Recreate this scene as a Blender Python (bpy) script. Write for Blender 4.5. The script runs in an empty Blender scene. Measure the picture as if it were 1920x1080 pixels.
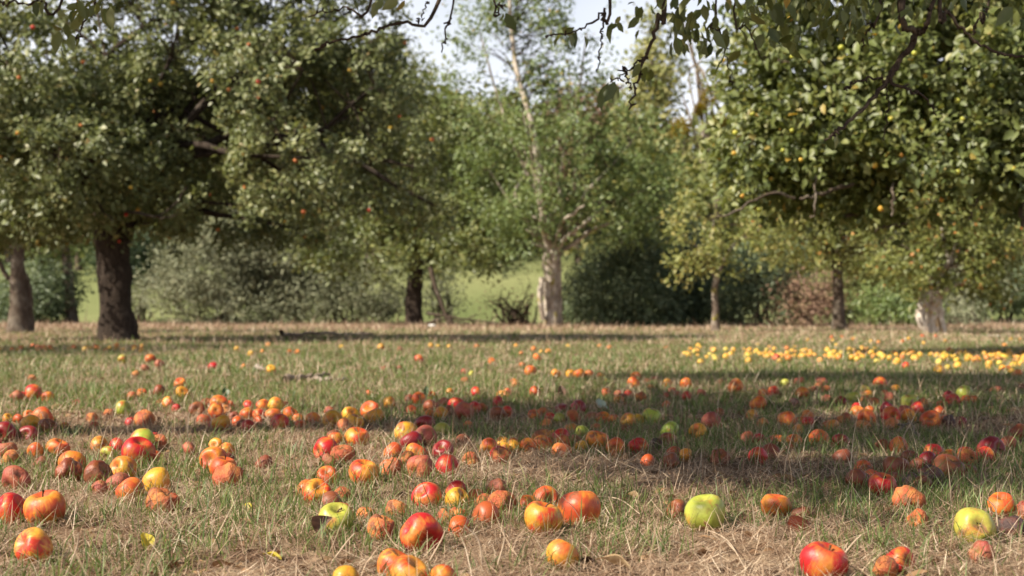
import bpy, math, random
import numpy as np
from mathutils import Vector, Matrix

# ------------------------------------------------------------------ camera, sky, sun, exposure
SC = bpy.context.scene
F_PX, HORIZON, CAM_H = 1920 * 50 / 36, 588.0, 0.40
cam_data = bpy.data.cameras.new("camera")
cam = bpy.data.objects.new("camera", cam_data)
SC.collection.objects.link(cam)
cam.location = (0, 0, CAM_H)
cam.rotation_euler = (math.radians(90), 0, 0)
cam_data.lens, cam_data.sensor_width = 50, 36
cam_data.shift_y = (HORIZON - 540) / 1920
cam_data.clip_start, cam_data.clip_end = 0.05, 3000
cam_data.dof.use_dof = True
cam_data.dof.focus_distance = 2.95
cam_data.dof.aperture_fstop = 6.3
SC.camera = cam

SUN_EL, SUN_AZ = math.radians(42), math.radians(-117)      # azimuth from +Y, negative = to the left
SUN_DIR = Vector((math.sin(SUN_AZ) * math.cos(SUN_EL), math.cos(SUN_AZ) * math.cos(SUN_EL), math.sin(SUN_EL)))
world = bpy.data.worlds.new("World")
SC.world = world
world.use_nodes = True
wn, wl = world.node_tree.nodes, world.node_tree.links
sky = wn.new("ShaderNodeTexSky")
sky.sky_type = 'NISHITA'
sky.sun_disc = False
sky.sun_elevation, sky.sun_rotation = SUN_EL, SUN_AZ
sky.air_density, sky.dust_density, sky.ozone_density = 1.0, 2.2, 1.0
tc = wn.new("ShaderNodeTexCoord")
cl = wn.new("ShaderNodeTexNoise")
cl.inputs["Scale"].default_value, cl.inputs["Detail"].default_value = 2.2, 6
sz = wn.new("ShaderNodeSeparateXYZ")
hz = wn.new("ShaderNodeMapRange")                            # bright haze and thin cloud low in the sky, clearer overhead
hz.inputs[1].default_value, hz.inputs[2].default_value, hz.inputs[3].default_value, hz.inputs[4].default_value = .10, .55, .62, .0
ad = wn.new("ShaderNodeMath"); ad.operation = 'MULTIPLY_ADD'; ad.inputs[1].default_value = .75
cr = wn.new("ShaderNodeValToRGB")
cr.color_ramp.elements[0].position, cr.color_ramp.elements[1].position = 0.42, 1.0
mx = wn.new("ShaderNodeMix"); mx.data_type = 'RGBA'
mx.inputs[7].default_value = (12.2, 12.4, 13.2, 1)
wl.new(tc.outputs["Generated"], cl.inputs["Vector"]); wl.new(tc.outputs["Generated"], sz.inputs[0])
wl.new(sz.outputs[2], hz.inputs[0]); wl.new(cl.outputs["Fac"], ad.inputs[0]); wl.new(hz.outputs[0], ad.inputs[2])
wl.new(ad.outputs[0], cr.inputs["Fac"])
wl.new(cr.outputs["Color"], mx.inputs[0]); wl.new(sky.outputs["Color"], mx.inputs[6])
bg = wn["Background"]
bg.inputs["Strength"].default_value = 0.055
wl.new(mx.outputs[2], bg.inputs["Color"])

sun_data = bpy.data.lights.new("sun", 'SUN')
sun_data.energy, sun_data.angle, sun_data.color = 5.0, math.radians(0.55), (1.0, 0.915, 0.775)
sun = bpy.data.objects.new("sun", sun_data)
SC.collection.objects.link(sun)
sun.rotation_euler = SUN_DIR.to_track_quat('Z', 'Y').to_euler()
SC.view_settings.view_transform = 'Standard'
SC.view_settings.look = 'None'
SC.view_settings.exposure = 1.0
SC.view_settings.gamma = 1
SC.cycles.max_bounces = 6
SC.cycles.diffuse_bounces = 3
SC.cycles.transmission_bounces = 4

# ------------------------------------------------------------------ helpers
RNG = np.random.default_rng(7)
random.seed(7)
COL = SC.collection

def tag(o, label=None, cat=None, group=None, kind=None):
    if label: o["label"] = label
    if cat: o["category"] = cat
    if group: o["group"] = group
    if kind: o["kind"] = kind
    return o

def empty(name, loc):
    o = bpy.data.objects.new(name, None)
    o.empty_display_size = 0.1
    COL.objects.link(o); o.location = loc
    return o

def link(name, me, parent=None, loc=None):
    o = bpy.data.objects.new(name, me)
    COL.objects.link(o)
    if loc is not None: o.location = loc
    if parent is not None: o.parent = parent
    return o

def np_mesh(name, V, T, mat, tint=None, smooth=False):
    """V (n,3), T (m,3 or 4) -> mesh"""
    V = np.ascontiguousarray(V, dtype=np.float32); T = np.ascontiguousarray(T, dtype=np.int32)
    m, k = T.shape
    me = bpy.data.meshes.new(name)
    me.vertices.add(len(V)); me.vertices.foreach_set("co", V.ravel())
    me.loops.add(m * k); me.loops.foreach_set("vertex_index", T.ravel())
    me.polygons.add(m)
    me.polygons.foreach_set("loop_start", np.arange(0, m * k, k, dtype=np.int32))
    if smooth: me.polygons.foreach_set("use_smooth", np.ones(m, dtype=bool))
    if tint is not None:
        a = me.attributes.new("tint", 'FLOAT', 'POINT')
        a.data.foreach_set("value", np.ascontiguousarray(tint, dtype=np.float32))
    me.update(calc_edges=True)
    if mat: me.materials.append(mat)
    return me

def _hash(ix, iy, iz, s):
    h = (ix.astype(np.int64) * 374761393 + iy.astype(np.int64) * 668265263 + iz.astype(np.int64) * 2147483647 + s * 974711) & 0xffffffff
    h = ((h ^ (h >> 13)) * 1274126177) & 0xffffffff
    h = (h ^ (h >> 16)) & 0xffff
    return h / 65535.0

def vnoise(x, y, z=None, s=0):
    x = np.asarray(x, float); y = np.asarray(y, float)
    z = np.zeros_like(x) if z is None else np.asarray(z, float)
    ix, iy, iz = np.floor(x), np.floor(y), np.floor(z)
    fx, fy, fz = x - ix, y - iy, z - iz
    fx, fy, fz = fx*fx*(3-2*fx), fy*fy*(3-2*fy), fz*fz*(3-2*fz)
    out = 0
    for a in (0, 1):
        for b in (0, 1):
            for c in (0, 1):
                w = (fx if a else 1-fx) * (fy if b else 1-fy) * (fz if c else 1-fz)
                out = out + w * _hash(ix+a, iy+b, iz+c, s)
    return out

def sstep(a, b, x):
    t = np.clip((x - a) / (b - a), 0, 1)
    return t * t * (3 - 2 * t)

def gz(x, y):
    """height of the orchard floor and the hill behind it"""
    x = np.asarray(x, float); y = np.asarray(y, float)
    near = 1 - sstep(30, 60, np.abs(y))
    h = near * (0.022 * (vnoise(x*1.1, y*1.1, s=1) - .5) + 0.016 * (vnoise(x*4, y*4, s=2) - .5) + 0.007 * (vnoise(x*13, y*13, s=3) - .5))
    t = np.maximum(y - 51, 0)
    h = h + 0.19 * np.minimum(t, 26) * sstep(0, 8, t) + 0.115 * np.clip(t - 26, 0, 110)
    return h + 0.8 * sstep(60, 120, y) * (vnoise(x*.05, y*.05, s=4) - .5)

def gz1(x, y):
    return float(gz(np.array([x]), np.array([y]))[0])

def at(px, py, d):
    return np.array([(px - 960) / F_PX * d, d, CAM_H + (HORIZON - py) / F_PX * d])

def unit(v):
    return v / np.maximum(np.linalg.norm(v, axis=-1, keepdims=True), 1e-9)

def tubes(P, R, S=5, wob=0.0, seed=0, cap=True):
    """P (N,K,3) polylines with radii R (N,K) -> quads"""
    P = np.asarray(P, float); R = np.asarray(R, float)
    N, K, _ = P.shape
    T = np.gradient(P, axis=1); T = unit(T)
    ref = np.where(np.abs(unit(P[:, -1] - P[:, 0])[:, 2:3]) > .8, np.array([[1., .1, 0]]), np.array([[0, .1, 1.]]))[:, None, :]
    A = unit(np.cross(T, np.broadcast_to(ref, T.shape))); B = np.cross(T, A)
    ang = np.linspace(0, 2*np.pi, S, endpoint=False)
    ring = A[:, :, None, :] * np.cos(ang)[None, None, :, None] + B[:, :, None, :] * np.sin(ang)[None, None, :, None]
    rad = R[:, :, None] * np.ones(S)
    if wob:
        q = P[:, :, None, :] + ring * R[:, :, None, None]
        rad = rad * (1 + wob * (vnoise(q[..., 0]*9, q[..., 1]*9, q[..., 2]*4, s=seed) - .5) + wob*.6*(vnoise(q[..., 0]*25, q[..., 1]*25, q[..., 2]*10, s=seed+1)-.5))
    V = P[:, :, None, :] + ring * rad[..., None]
    idx = np.arange(N*K*S).reshape(N, K, S)
    a = idx[:, :-1, :]; b = idx[:, 1:, :]
    Q = np.stack([a, np.roll(a, -1, 2), np.roll(b, -1, 2), b], -1).reshape(-1, 4)
    return V.reshape(-1, 3), Q

class Acc:
    """collects vertices and faces of one mesh"""
    def __init__(s): s.V, s.F, s.T, s.n = [], [], [], 0
    def add(s, V, F, t=None):
        s.V.append(V); s.F.append(np.asarray(F) + s.n); s.n += len(V)
        s.T.append(np.full(len(V), .5) if t is None else t)
    def mesh(s, name, mat, smooth=False):
        return np_mesh(name, np.concatenate(s.V), np.concatenate(s.F), mat, np.concatenate(s.T), smooth)

def curve(pts, n, jit=0.0, rng=RNG):
    """resample a control polyline smoothly (Catmull-Rom) to n points"""
    p = np.asarray(pts, float)
    if len(p) == 2: p = np.array([p[0], p.mean(0), p[1]])
    q = np.vstack([2*p[0]-p[1], p, 2*p[-1]-p[-2]])
    u = np.linspace(0, len(p)-1-1e-6, n); i = u.astype(int); t = (u-i)[:, None]
    a, b, c, d = q[i], q[i+1], q[i+2], q[i+3]
    o = .5*((2*b)+(c-a)*t+(2*a-5*b+4*c-d)*t*t+(3*b-a-3*c+d)*t**3)
    if jit:
        o[1:-1] += rng.normal(0, jit, (n-2, 3))
    return o

def leaf_geo(P, A, Nn, L, W, near=False):
    """leaves at P, along A, facing Nn; L, W per leaf -> V, tris"""
    A = unit(A); B = unit(np.cross(A, Nn)); Nn = np.cross(B, A)
    L = L[:, None]; W = W[:, None]; n = len(P)
    if not near:
        m = P + A*L*.48
        V = np.stack([P, m + B*W*.5 + Nn*W*.13, P + A*L - Nn*L*.08, m - B*W*.5 + Nn*W*.13], 1)
        f = np.array([[0, 1, 2], [0, 2, 3]]); k = 4
    else:
        V = np.stack([P, P + A*L*.28 + B*W*.43 + Nn*W*.12, P + A*L*.66 + B*W*.42 + Nn*W*.10, P + A*L - Nn*L*.14,
                      P + A*L*.66 - B*W*.42 + Nn*W*.10, P + A*L*.28 - B*W*.43 + Nn*W*.12, P + A*L*.5 - Nn*W*.05], 1)
        f = np.array([[0, 1, 6], [1, 2, 6], [2, 3, 6], [3, 4, 6], [4, 5, 6], [5, 0, 6]]); k = 7
    F = (f[None] + (np.arange(n) * k)[:, None, None]).reshape(-1, 3)
    return V.reshape(-1, 3), F, k
# ------------------------------------------------------------------ materials
def new_mat(name):
    m = bpy.data.materials.new(name); m.use_nodes = True
    nt = m.node_tree
    return m, nt.nodes, nt.links, nt.nodes["Principled BSDF"]

def ramp(nodes, stops, interp='LINEAR'):
    r = nodes.new("ShaderNodeValToRGB"); r.color_ramp.interpolation = interp
    e = r.color_ramp.elements
    while len(e) < len(stops): e.new(0.5)
    for el, (p, c) in zip(e, stops):
        el.position = p; el.color = (*c, 1)
    return r

def noise(nodes, links, vec, scale, detail=3, rough=.55, dist=0):
    n = nodes.new("ShaderNodeTexNoise")
    n.inputs["Scale"].default_value = scale; n.inputs["Detail"].default_value = detail
    n.inputs["Roughness"].default_value = rough; n.inputs["Distortion"].default_value = dist
    if vec is not None: links.new(vec, n.inputs["Vector"])
    return n

def mixc(nodes, links, fac, a, b, blend='MIX'):
    m = nodes.new("ShaderNodeMix"); m.data_type = 'RGBA'; m.blend_type = blend
    for sock, v in ((m.inputs[0], fac), (m.inputs[6], a), (m.inputs[7], b)):
        if hasattr(v, "links"): links.new(v, sock)
        elif isinstance(v, tuple): sock.default_value = (*v, 1)
        else: sock.default_value = v
    return m.outputs[2]

def math_n(nodes, links, op, a, b=None, clamp=False):
    m = nodes.new("ShaderNodeMath"); m.operation = op; m.use_clamp = clamp
    for i, v in enumerate((a, b)):
        if v is None: continue
        if hasattr(v, "links"): links.new(v, m.inputs[i])
        else: m.inputs[i].default_value = v
    return m.outputs[0]

def leaf_mat(name, stops, trans=0.3, rough=.45, spec=.5, under=1.0):
    m, n, l, b = new_mat(name)
    a = n.new("ShaderNodeAttribute"); a.attribute_name = "tint"
    r = ramp(n, stops); l.new(a.outputs["Fac"], r.inputs["Fac"])
    l.new(r.outputs["Color"], b.inputs["Base Color"])
    b.inputs["Roughness"].default_value = rough
    b.inputs["Specular IOR Level"].default_value = spec
    t = n.new("ShaderNodeBsdfTranslucent")
    h = n.new("ShaderNodeHueSaturation"); h.inputs["Hue"].default_value = .485; h.inputs["Saturation"].default_value = 1.15; h.inputs["Value"].default_value = 1.35
    l.new(r.outputs["Color"], h.inputs["Color"]); l.new(h.outputs["Color"], t.inputs["Color"])
    s = n.new("ShaderNodeMixShader"); s.inputs[0].default_value = trans
    l.new(b.outputs[0], s.inputs[1]); l.new(t.outputs[0], s.inputs[2])
    l.new(s.outputs[0], n["Material Output"].inputs["Surface"])
    return m

def bark_mat(name, dark, mid, pale, pale_amt=.5, scale=1.0, moss=None):
    m, n, l, b = new_mat(name)
    g = n.new("ShaderNodeNewGeometry")
    mp = n.new("ShaderNodeMapping"); mp.inputs["Scale"].default_value = (1, 1, .28)
    l.new(g.outputs["Position"], mp.inputs["Vector"])
    n1 = noise(n, l, mp.outputs[0], 26*scale, 5, .65, .6)
    n2 = noise(n, l, g.outputs["Position"], 3.2*scale, 4, .6)
    r1 = ramp(n, [(.3, dark), (.62, mid)]); l.new(n1.outputs["Fac"], r1.inputs["Fac"])
    r2 = ramp(n, [(pale_amt, (0, 0, 0)), (pale_amt + .12, (1, 1, 1))]); l.new(n2.outputs["Fac"], r2.inputs["Fac"])
    pm = math_n(n, l, 'MULTIPLY', r2.outputs["Color"], n1.outputs["Fac"])
    c = mixc(n, l, pm, r1.outputs["Color"], pale)
    if moss:
        n3 = noise(n, l, g.outputs["Position"], 5*scale, 3, .6)
        r3 = ramp(n, [(.58, (0, 0, 0)), (.68, (1, 1, 1))]); l.new(n3.outputs["Fac"], r3.inputs["Fac"])
        c = mixc(n, l, r3.outputs["Color"], c, moss)
    l.new(c, b.inputs["Base Color"])
    b.inputs["Roughness"].default_value = .9; b.inputs["Specular IOR Level"].default_value = .15
    bp = n.new("ShaderNodeBump"); bp.inputs["Strength"].default_value = .9; bp.inputs["Distance"].default_value = .03/scale
    l.new(n1.outputs["Fac"], bp.inputs["Height"]); l.new(bp.outputs[0], b.inputs["Normal"])
    return m

def apple_mat(name, blush, cover, streak=.5, rot=0.0, rotcol=(.10, .038, .016), rough=.3, wrinkle=.12, base=None):
    """Object colour is the ground colour of the skin; blush lies over it in streaks"""
    m, n, l, b = new_mat(name)
    t = n.new("ShaderNodeTexCoord"); oi = n.new("ShaderNodeObjectInfo")
    off = n.new("ShaderNodeCombineXYZ")
    o1 = math_n(n, l, 'MULTIPLY', oi.outputs["Random"], 41.0); o2 = math_n(n, l, 'MULTIPLY', oi.outputs["Random"], 97.0)
    l.new(o1, off.inputs[0]); l.new(o2, off.inputs[1]); l.new(o1, off.inputs[2])
    add = n.new("ShaderNodeVectorMath"); add.operation = 'ADD'
    l.new(t.outputs["Object"], add.inputs[0]); l.new(off.outputs[0], add.inputs[1])
    pos = add.outputs[0]
    sep = n.new("ShaderNodeSeparateXYZ"); l.new(t.outputs["Object"], sep.inputs[0])
    fl = n.new("ShaderNodeCombineXYZ"); l.new(sep.outputs[0], fl.inputs[0]); l.new(sep.outputs[1], fl.inputs[1])
    nr = n.new("ShaderNodeVectorMath"); nr.operation = 'NORMALIZE'; l.new(fl.outputs[0], nr.inputs[0])
    zz = math_n(n, l, 'MULTIPLY', sep.outputs[2], .22)
    z3 = n.new("ShaderNodeCombineXYZ"); l.new(zz, z3.inputs[2])
    sv = n.new("ShaderNodeVectorMath"); sv.operation = 'ADD'; l.new(nr.outputs[0], sv.inputs[0]); l.new(z3.outputs[0], sv.inputs[1])
    sv2 = n.new("ShaderNodeVectorMath"); sv2.operation = 'ADD'; l.new(sv.outputs[0], sv2.inputs[0]); l.new(off.outputs[0], sv2.inputs[1])
    st = noise(n, l, sv2.outputs[0], 7.5, 4, .65)
    lo = noise(n, l, pos, .95, 2, .5)
    mid = noise(n, l, pos, 4.2, 4, .6)
    k = math_n(n, l, 'ADD', math_n(n, l, 'MULTIPLY', lo.outputs["Fac"], 1.5), math_n(n, l, 'MULTIPLY', st.outputs["Fac"], streak))
    k = math_n(n, l, 'ADD', k, math_n(n, l, 'MULTIPLY', mid.outputs["Fac"], .35))
    base_mean = .75 + streak*.5 + .175
    rp = ramp(n, [(0.0, (0, 0, 0)), (1.0, (1, 1, 1))])
    mr = n.new("ShaderNodeMapRange"); mr.inputs[1].default_value = base_mean + .22 - cover*.75; mr.inputs[2].default_value = base_mean + .50 - cover*.75
    l.new(k, mr.inputs[0])
    var = noise(n, l, pos, 2.2, 3, .6)
    bvar = n.new("ShaderNodeHueSaturation")
    if base is None: l.new(oi.outputs["Color"], bvar.inputs["Color"])
    else: bvar.inputs["Color"].default_value = (*base, 1)
    l.new(math_n(n, l, 'ADD', math_n(n, l, 'MULTIPLY', var.outputs["Fac"], .07), .465), bvar.inputs["Hue"])
    l.new(math_n(n, l, 'ADD', math_n(n, l, 'MULTIPLY', mid.outputs["Fac"], .7), .65), bvar.inputs["Value"])
    c = mixc(n, l, mr.outputs[0], bvar.outputs["Color"], blush)
    # russet round the stem and the calyx
    rad = n.new("ShaderNodeVectorMath"); rad.operation = 'LENGTH'; l.new(fl.outputs[0], rad.inputs[0])
    rr = ramp(n, [(.06, (1, 1, 1)), (.34, (0, 0, 0))])
    l.new(math_n(n, l, 'ADD', rad.outputs[1 if len(rad.outputs) > 1 else 0], math_n(n, l, 'MULTIPLY', math_n(n, l, 'SUBTRACT', mid.outputs["Fac"], .5), .35)), rr.inputs["Fac"])
    c = mixc(n, l, math_n(n, l, 'MULTIPLY', rr.outputs["Color"], .7), c, (.17, .115, .03))
    # lenticels
    vo = n.new("ShaderNodeTexVoronoi"); vo.inputs["Scale"].default_value = 11; l.new(pos, vo.inputs["Vector"])
    vr = ramp(n, [(.05, (1, 1, 1)), (.10, (0, 0, 0))]); l.new(vo.outputs["Distance"], vr.inputs["Fac"])
    c = mixc(n, l, math_n(n, l, 'MULTIPLY', vr.outputs["Color"], .16), c, (.55, .34, .12))
    # small dark scabs
    v2 = n.new("ShaderNodeTexVoronoi"); v2.inputs["Scale"].default_value = 4.5; l.new(pos, v2.inputs["Vector"])
    vr2 = ramp(n, [(.035, (1, 1, 1)), (.085, (0, 0, 0))]); l.new(v2.outputs["Distance"], vr2.inputs["Fac"])
    c = mixc(n, l, math_n(n, l, 'MULTIPLY', vr2.outputs["Color"], .75), c, (.05, .022, .012))
    # soft brown bruises and a little clinging dust
    bn = noise(n, l, pos, 1.7, 4, .55)
    br = ramp(n, [(.56, (0, 0, 0)), (.74, (1, 1, 1))]); l.new(bn.outputs["Fac"], br.inputs["Fac"])
    c = mixc(n, l, math_n(n, l, 'MULTIPLY', br.outputs["Color"], .62), c, (.16, .055, .018))
    dn = noise(n, l, pos, 17, 5, .75)
    dr = ramp(n, [(.60, (0, 0, 0)), (.74, (1, 1, 1))]); l.new(dn.outputs["Fac"], dr.inputs["Fac"])
    c = mixc(n, l, math_n(n, l, 'MULTIPLY', dr.outputs["Color"], .45), c, (.20, .11, .055))
    if rot:
        rn = noise(n, l, pos, 1.25, 3, .45)
        rm = ramp(n, [(.66 - rot*.3, (0, 0, 0)), (.70 - rot*.3, (1, 1, 1))]); l.new(rn.outputs["Fac"], rm.inputs["Fac"])
        rv = noise(n, l, pos, 9, 4, .65)
        rc = ramp(n, [(.3, rotcol), (.75, tuple(min(1, v*2.3) for v in rotcol))]); l.new(rv.outputs["Fac"], rc.inputs["Fac"])
        c = mixc(n, l, math_n(n, l, 'MULTIPLY', rm.outputs["Color"], .92), c, rc.outputs["Color"])
    l.new(c, b.inputs["Base Color"])
    rg = n.new("ShaderNodeMapRange"); rg.inputs[3].default_value = rough - .03; rg.inputs[4].default_value = rough + .26
    l.new(mid.outputs["Fac"], rg.inputs[0]); l.new(rg.outputs[0], b.inputs["Roughness"])
    b.inputs["Specular IOR Level"].default_value = .42
    b.inputs["Subsurface Weight"].default_value = 0
    b.inputs["Subsurface Radius"].default_value = (.6, .25, .1); b.inputs["Subsurface Scale"].default_value = .01
    wr = noise(n, l, pos, 5.5, 5, .6)
    bp = n.new("ShaderNodeBump"); bp.inputs["Strength"].default_value = wrinkle; bp.inputs["Distance"].default_value = .012
    l.new(wr.outputs["Fac"], bp.inputs["Height"]); l.new(bp.outputs[0], b.inputs["Normal"])
    return m

def plain_mat(name, a, bcol, scale, rough=.85, bump=.3):
    m, n, l, b = new_mat(name)
    t = n.new("ShaderNodeTexCoord")
    nn = noise(n, l, t.outputs["Object"], scale, 5, .6)
    r = ramp(n, [(.3, a), (.72, bcol)]); l.new(nn.outputs["Fac"], r.inputs["Fac"])
    l.new(r.outputs["Color"], b.inputs["Base Color"]); b.inputs["Roughness"].default_value = rough
    b.inputs["Specular IOR Level"].default_value = .25
    bp = n.new("ShaderNodeBump"); bp.inputs["Strength"].default_value = bump; bp.inputs["Distance"].default_value = .01
    l.new(nn.outputs["Fac"], bp.inputs["Height"]); l.new(bp.outputs[0], b.inputs["Normal"])
    return m

def ground_mat():
    m, n, l, b = new_mat("orchard_floor")
    g = n.new("ShaderNodeNewGeometry"); P = g.outputs["Position"]
    sp = n.new("ShaderNodeSeparateXYZ"); l.new(P, sp.inputs[0])
    fine = noise(n, l, P, 60, 5, .7); med = noise(n, l, P, 9, 5, .65, .4); big = noise(n, l, P, .9, 4, .6); huge = noise(n, l, P, .16, 3, .5)
    soil = ramp(n, [(.28, (.035, .019, .012)), (.5, (.105, .060, .037)), (.72, (.24, .15, .095))]); l.new(fine.outputs["Fac"], soil.inputs["Fac"])
    straw = ramp(n, [(.3, (.19, .125, .078)), (.7, (.43, .32, .205))]); l.new(fine.outputs["Fac"], straw.inputs["Fac"])
    green = ramp(n, [(.3, (.045, .062, .02)), (.7, (.14, .17, .06))]); l.new(fine.outputs["Fac"], green.inputs["Fac"])
    f1 = ramp(n, [(.42, (0, 0, 0)), (.56, (1, 1, 1))]); l.new(med.outputs["Fac"], f1.inputs["Fac"])
    c = mixc(n, l, f1.outputs["Color"], soil.outputs["Color"], straw.outputs["Color"])
    # greener further in, dry again below the tree line, fresh meadow on the hill
    gr = n.new("ShaderNodeValToRGB"); gr.color_ramp.elements[0].position = 0
    e = gr.color_ramp.elements
    stops = [(.0, .15), (.06, .2), (.1, .5), (.18, .55), (.27, .34), (.33, .2), (.62, .3), (.68, 1.0)]
    while len(e) < len(stops): e.new(.5)
    for el, (p, v) in zip(e, stops): el.position = p; el.color = (v, v, v, 1)
    l.new(math_n(n, l, 'DIVIDE', sp.outputs[1], 75.0), gr.inputs["Fac"])
    gm = math_n(n, l, 'ADD', math_n(n, l, 'MULTIPLY', big.outputs["Fac"], .7), math_n(n, l, 'MULTIPLY', med.outputs["Fac"], .3))
    gf = math_n(n, l, 'MULTIPLY', math_n(n, l, 'ADD', math_n(n, l, 'SUBTRACT', gm, 1.0), math_n(n, l, 'MULTIPLY', gr.outputs["Color"], 1.5)), 1.7, True)
    c = mixc(n, l, gf, c, green.outputs["Color"])
    mead = ramp(n, [(.3, (.115, .140, .05)), (.7, (.205, .215, .092))]); l.new(huge.outputs["Fac"], mead.inputs["Fac"])
    mf = n.new("ShaderNodeMapRange"); mf.inputs[1].default_value = 47; mf.inputs[2].default_value = 52
    l.new(sp.outputs[1], mf.inputs[0])
    c = mixc(n, l, mf.outputs[0], c, mead.outputs["Color"])
    wf = n.new("ShaderNodeMapRange"); wf.inputs[1].default_value = 62; wf.inputs[2].default_value = 70
    l.new(sp.outputs[1], wf.inputs[0])
    c = mixc(n, l, wf.outputs[0], c, (.045, .055, .02))
    l.new(c, b.inputs["Base Color"]); b.inputs["Roughness"].default_value = .95; b.inputs["Specular IOR Level"].default_value = .1
    bp = n.new("ShaderNodeBump"); bp.inputs["Strength"].default_value = .8; bp.inputs["Distance"].default_value = .02
    l.new(fine.outputs["Fac"], bp.inputs["Height"]); l.new(bp.outputs[0], b.inputs["Normal"])
    return m

M = {}
M['ground'] = ground_mat()
M['grass'] = leaf_mat("green_grass", [(0, (.055, .095, .022)), (.45, (.125, .18, .05)), (.8, (.21, .245, .085)), (1, (.34, .32, .15))], .35, .5, .35)
M['straw'] = leaf_mat("dry_grass", [(0, (.13, .075, .04)), (.3, (.27, .175, .11)), (.65, (.44, .325, .22)), (1, (.60, .49, .36))], .2, .6, .3)
M['litter'] = leaf_mat("leaf_litter", [(0, (.06, .032, .018)), (.5, (.18, .10, .05)), (1, (.36, .23, .12))], .15, .7, .2)
M['apple_leaf'] = leaf_mat("apple_leaf", [(0, (.056, .074, .022)), (.5, (.142, .166, .060)), (.88, (.265, .27, .125)), (1, (.38, .27, .08))], .28, .48, .5)
M['fresh_leaf'] = leaf_mat("fresh_apple_leaf", [(0, (.058, .080, .020)), (.5, (.145, .172, .050)), (.9, (.28, .275, .10)), (1, (.42, .27, .05))], .3, .48, .5)
M['pear_leaf'] = leaf_mat("pear_leaf", [(0, (.07, .105, .03)), (.5, (.145, .195, .06)), (.92, (.24, .27, .095)), (1, (.46, .32, .05))], .32, .45, .45)
M['yellow_leaf'] = leaf_mat("yellowing_leaf", [(0, (.09, .115, .028)), (.5, (.20, .215, .058)), (.9, (.34, .29, .095)), (1, (.55, .19, .05))], .32, .5, .4)
M['willow_leaf'] = leaf_mat("grey_willow_leaf", [(0, (.10, .115, .06)), (.5, (.20, .21, .125)), (1, (.30, .29, .18))], .25, .6, .3)
M['dark_leaf'] = leaf_mat("dark_green_leaf", [(0, (.055, .080, .034)), (.6, (.110, .145, .070)), (1, (.19, .22, .11))], .25, .5, .4)
M['wood_leaf'] = leaf_mat("woodland_leaf", [(0, (.105, .13, .042)), (.5, (.21, .225, .08)), (1, (.34, .305, .12))], .3, .6, .3)
M['brown_leaf'] = leaf_mat("reddish_brown_leaf", [(0, (.12, .075, .05)), (.5, (.25, .155, .105)), (1, (.30, .24, .12))], .2, .6, .25)
M['mistletoe'] = leaf_mat("mistletoe_leaf", [(0, (.17, .15, .025)), (1, (.36, .27, .04))], .3, .6, .3)
M['bark'] = bark_mat("old_bark", (.035, .025, .018), (.115, .085, .062), (.22, .19, .15), .52)
M['bark_pale'] = bark_mat("pale_split_bark", (.05, .036, .026), (.17, .13, .10), (.46, .40, .33), .47, moss=(.22, .19, .03))
M['bark_dark'] = bark_mat("dark_shaded_bark", (.014, .010, .008), (.055, .040, .030), (.12, .10, .08), .56)  # crown shade on the big left trunk is put into this bark colour
M['bark_cream'] = bark_mat("cream_split_bark", (.09, .065, .045), (.34, .28, .22), (.62, .55, .46), .42, moss=(.24, .20, .03))
M['bark_white'] = bark_mat("barkless_pale_wood", (.16, .12, .09), (.50, .43, .35), (.74, .68, .58), .42, moss=(.40, .25, .08))
M['twig'] = bark_mat("twig_bark", (.03, .022, .016), (.085, .06, .042), (.17, .135, .09), .55, 3.0)
M['deadwood'] = bark_mat("dead_wood", (.10, .075, .055), (.27, .21, .165), (.42, .36, .30), .5, 2.0)
M['stem'] = plain_mat("apple_stem", (.045, .025, .013), (.12, .075, .035), 9)
M['calyx'] = plain_mat("apple_calyx", (.018, .011, .007), (.07, .045, .022), 7)
M['path'] = plain_mat("pale_gravel", (.34, .30, .27), (.52, .48, .44), 6)
M['stone'] = plain_mat("white_stone", (.5, .5, .48), (.75, .75, .73), 5)
AM = {  # skin kinds
    'r': apple_mat("red_apple_skin", (.40, .012, .014), .62, .55, .0, rough=.33),
    'o': apple_mat("orange_apple_skin", (.42, .060, .016), .48, .7, .2, (.13, .043, .018), rough=.38),
    's': apple_mat("striped_apple_skin", (.47, .035, .014), .47, .95, .0, rough=.33),
    'y': apple_mat("yellow_apple_skin", (.50, .10, .02), .27, .5, .16, (.15, .06, .02), rough=.33),
    'g': apple_mat("green_apple_skin", (.42, .10, .03), .14, .4, .06, (.14, .07, .03), rough=.3),
    't': apple_mat("withered_apple_skin", (.34, .068, .024), .45, .7, .28, (.14, .048, .022), rough=.5, wrinkle=.6),
    'b': apple_mat("brown_rotten_skin", (.17, .035, .014), .42, .4, .45, (.10, .032, .014), rough=.33, wrinkle=.25),
    'm': apple_mat("dark_red_skin", (.19, .008, .013), .68, .4, .0, rough=.3),
    'k': apple_mat("blackened_skin", (.075, .026, .020), .4, .4, .6, (.035, .020, .018), rough=.42, wrinkle=.5),
    'd': apple_mat("shaded_bruised_skin", (.27, .052, .035), .48, .45, .25, (.14, .045, .025), rough=.45, wrinkle=.35),  # shaded look put into the dull pinkish brown, besides bruises and rot
}
BASE = {'r': (.56, .17, .03), 'o': (.58, .19, .024), 's': (.60, .27, .035), 'y': (.62, .29, .027), 'g': (.32, .33, .048),
        't': (.50, .175, .042), 'b': (.23, .066, .022), 'm': (.26, .035, .022), 'k': (.11, .042, .028), 'd': (.37, .115, .05)}
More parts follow.
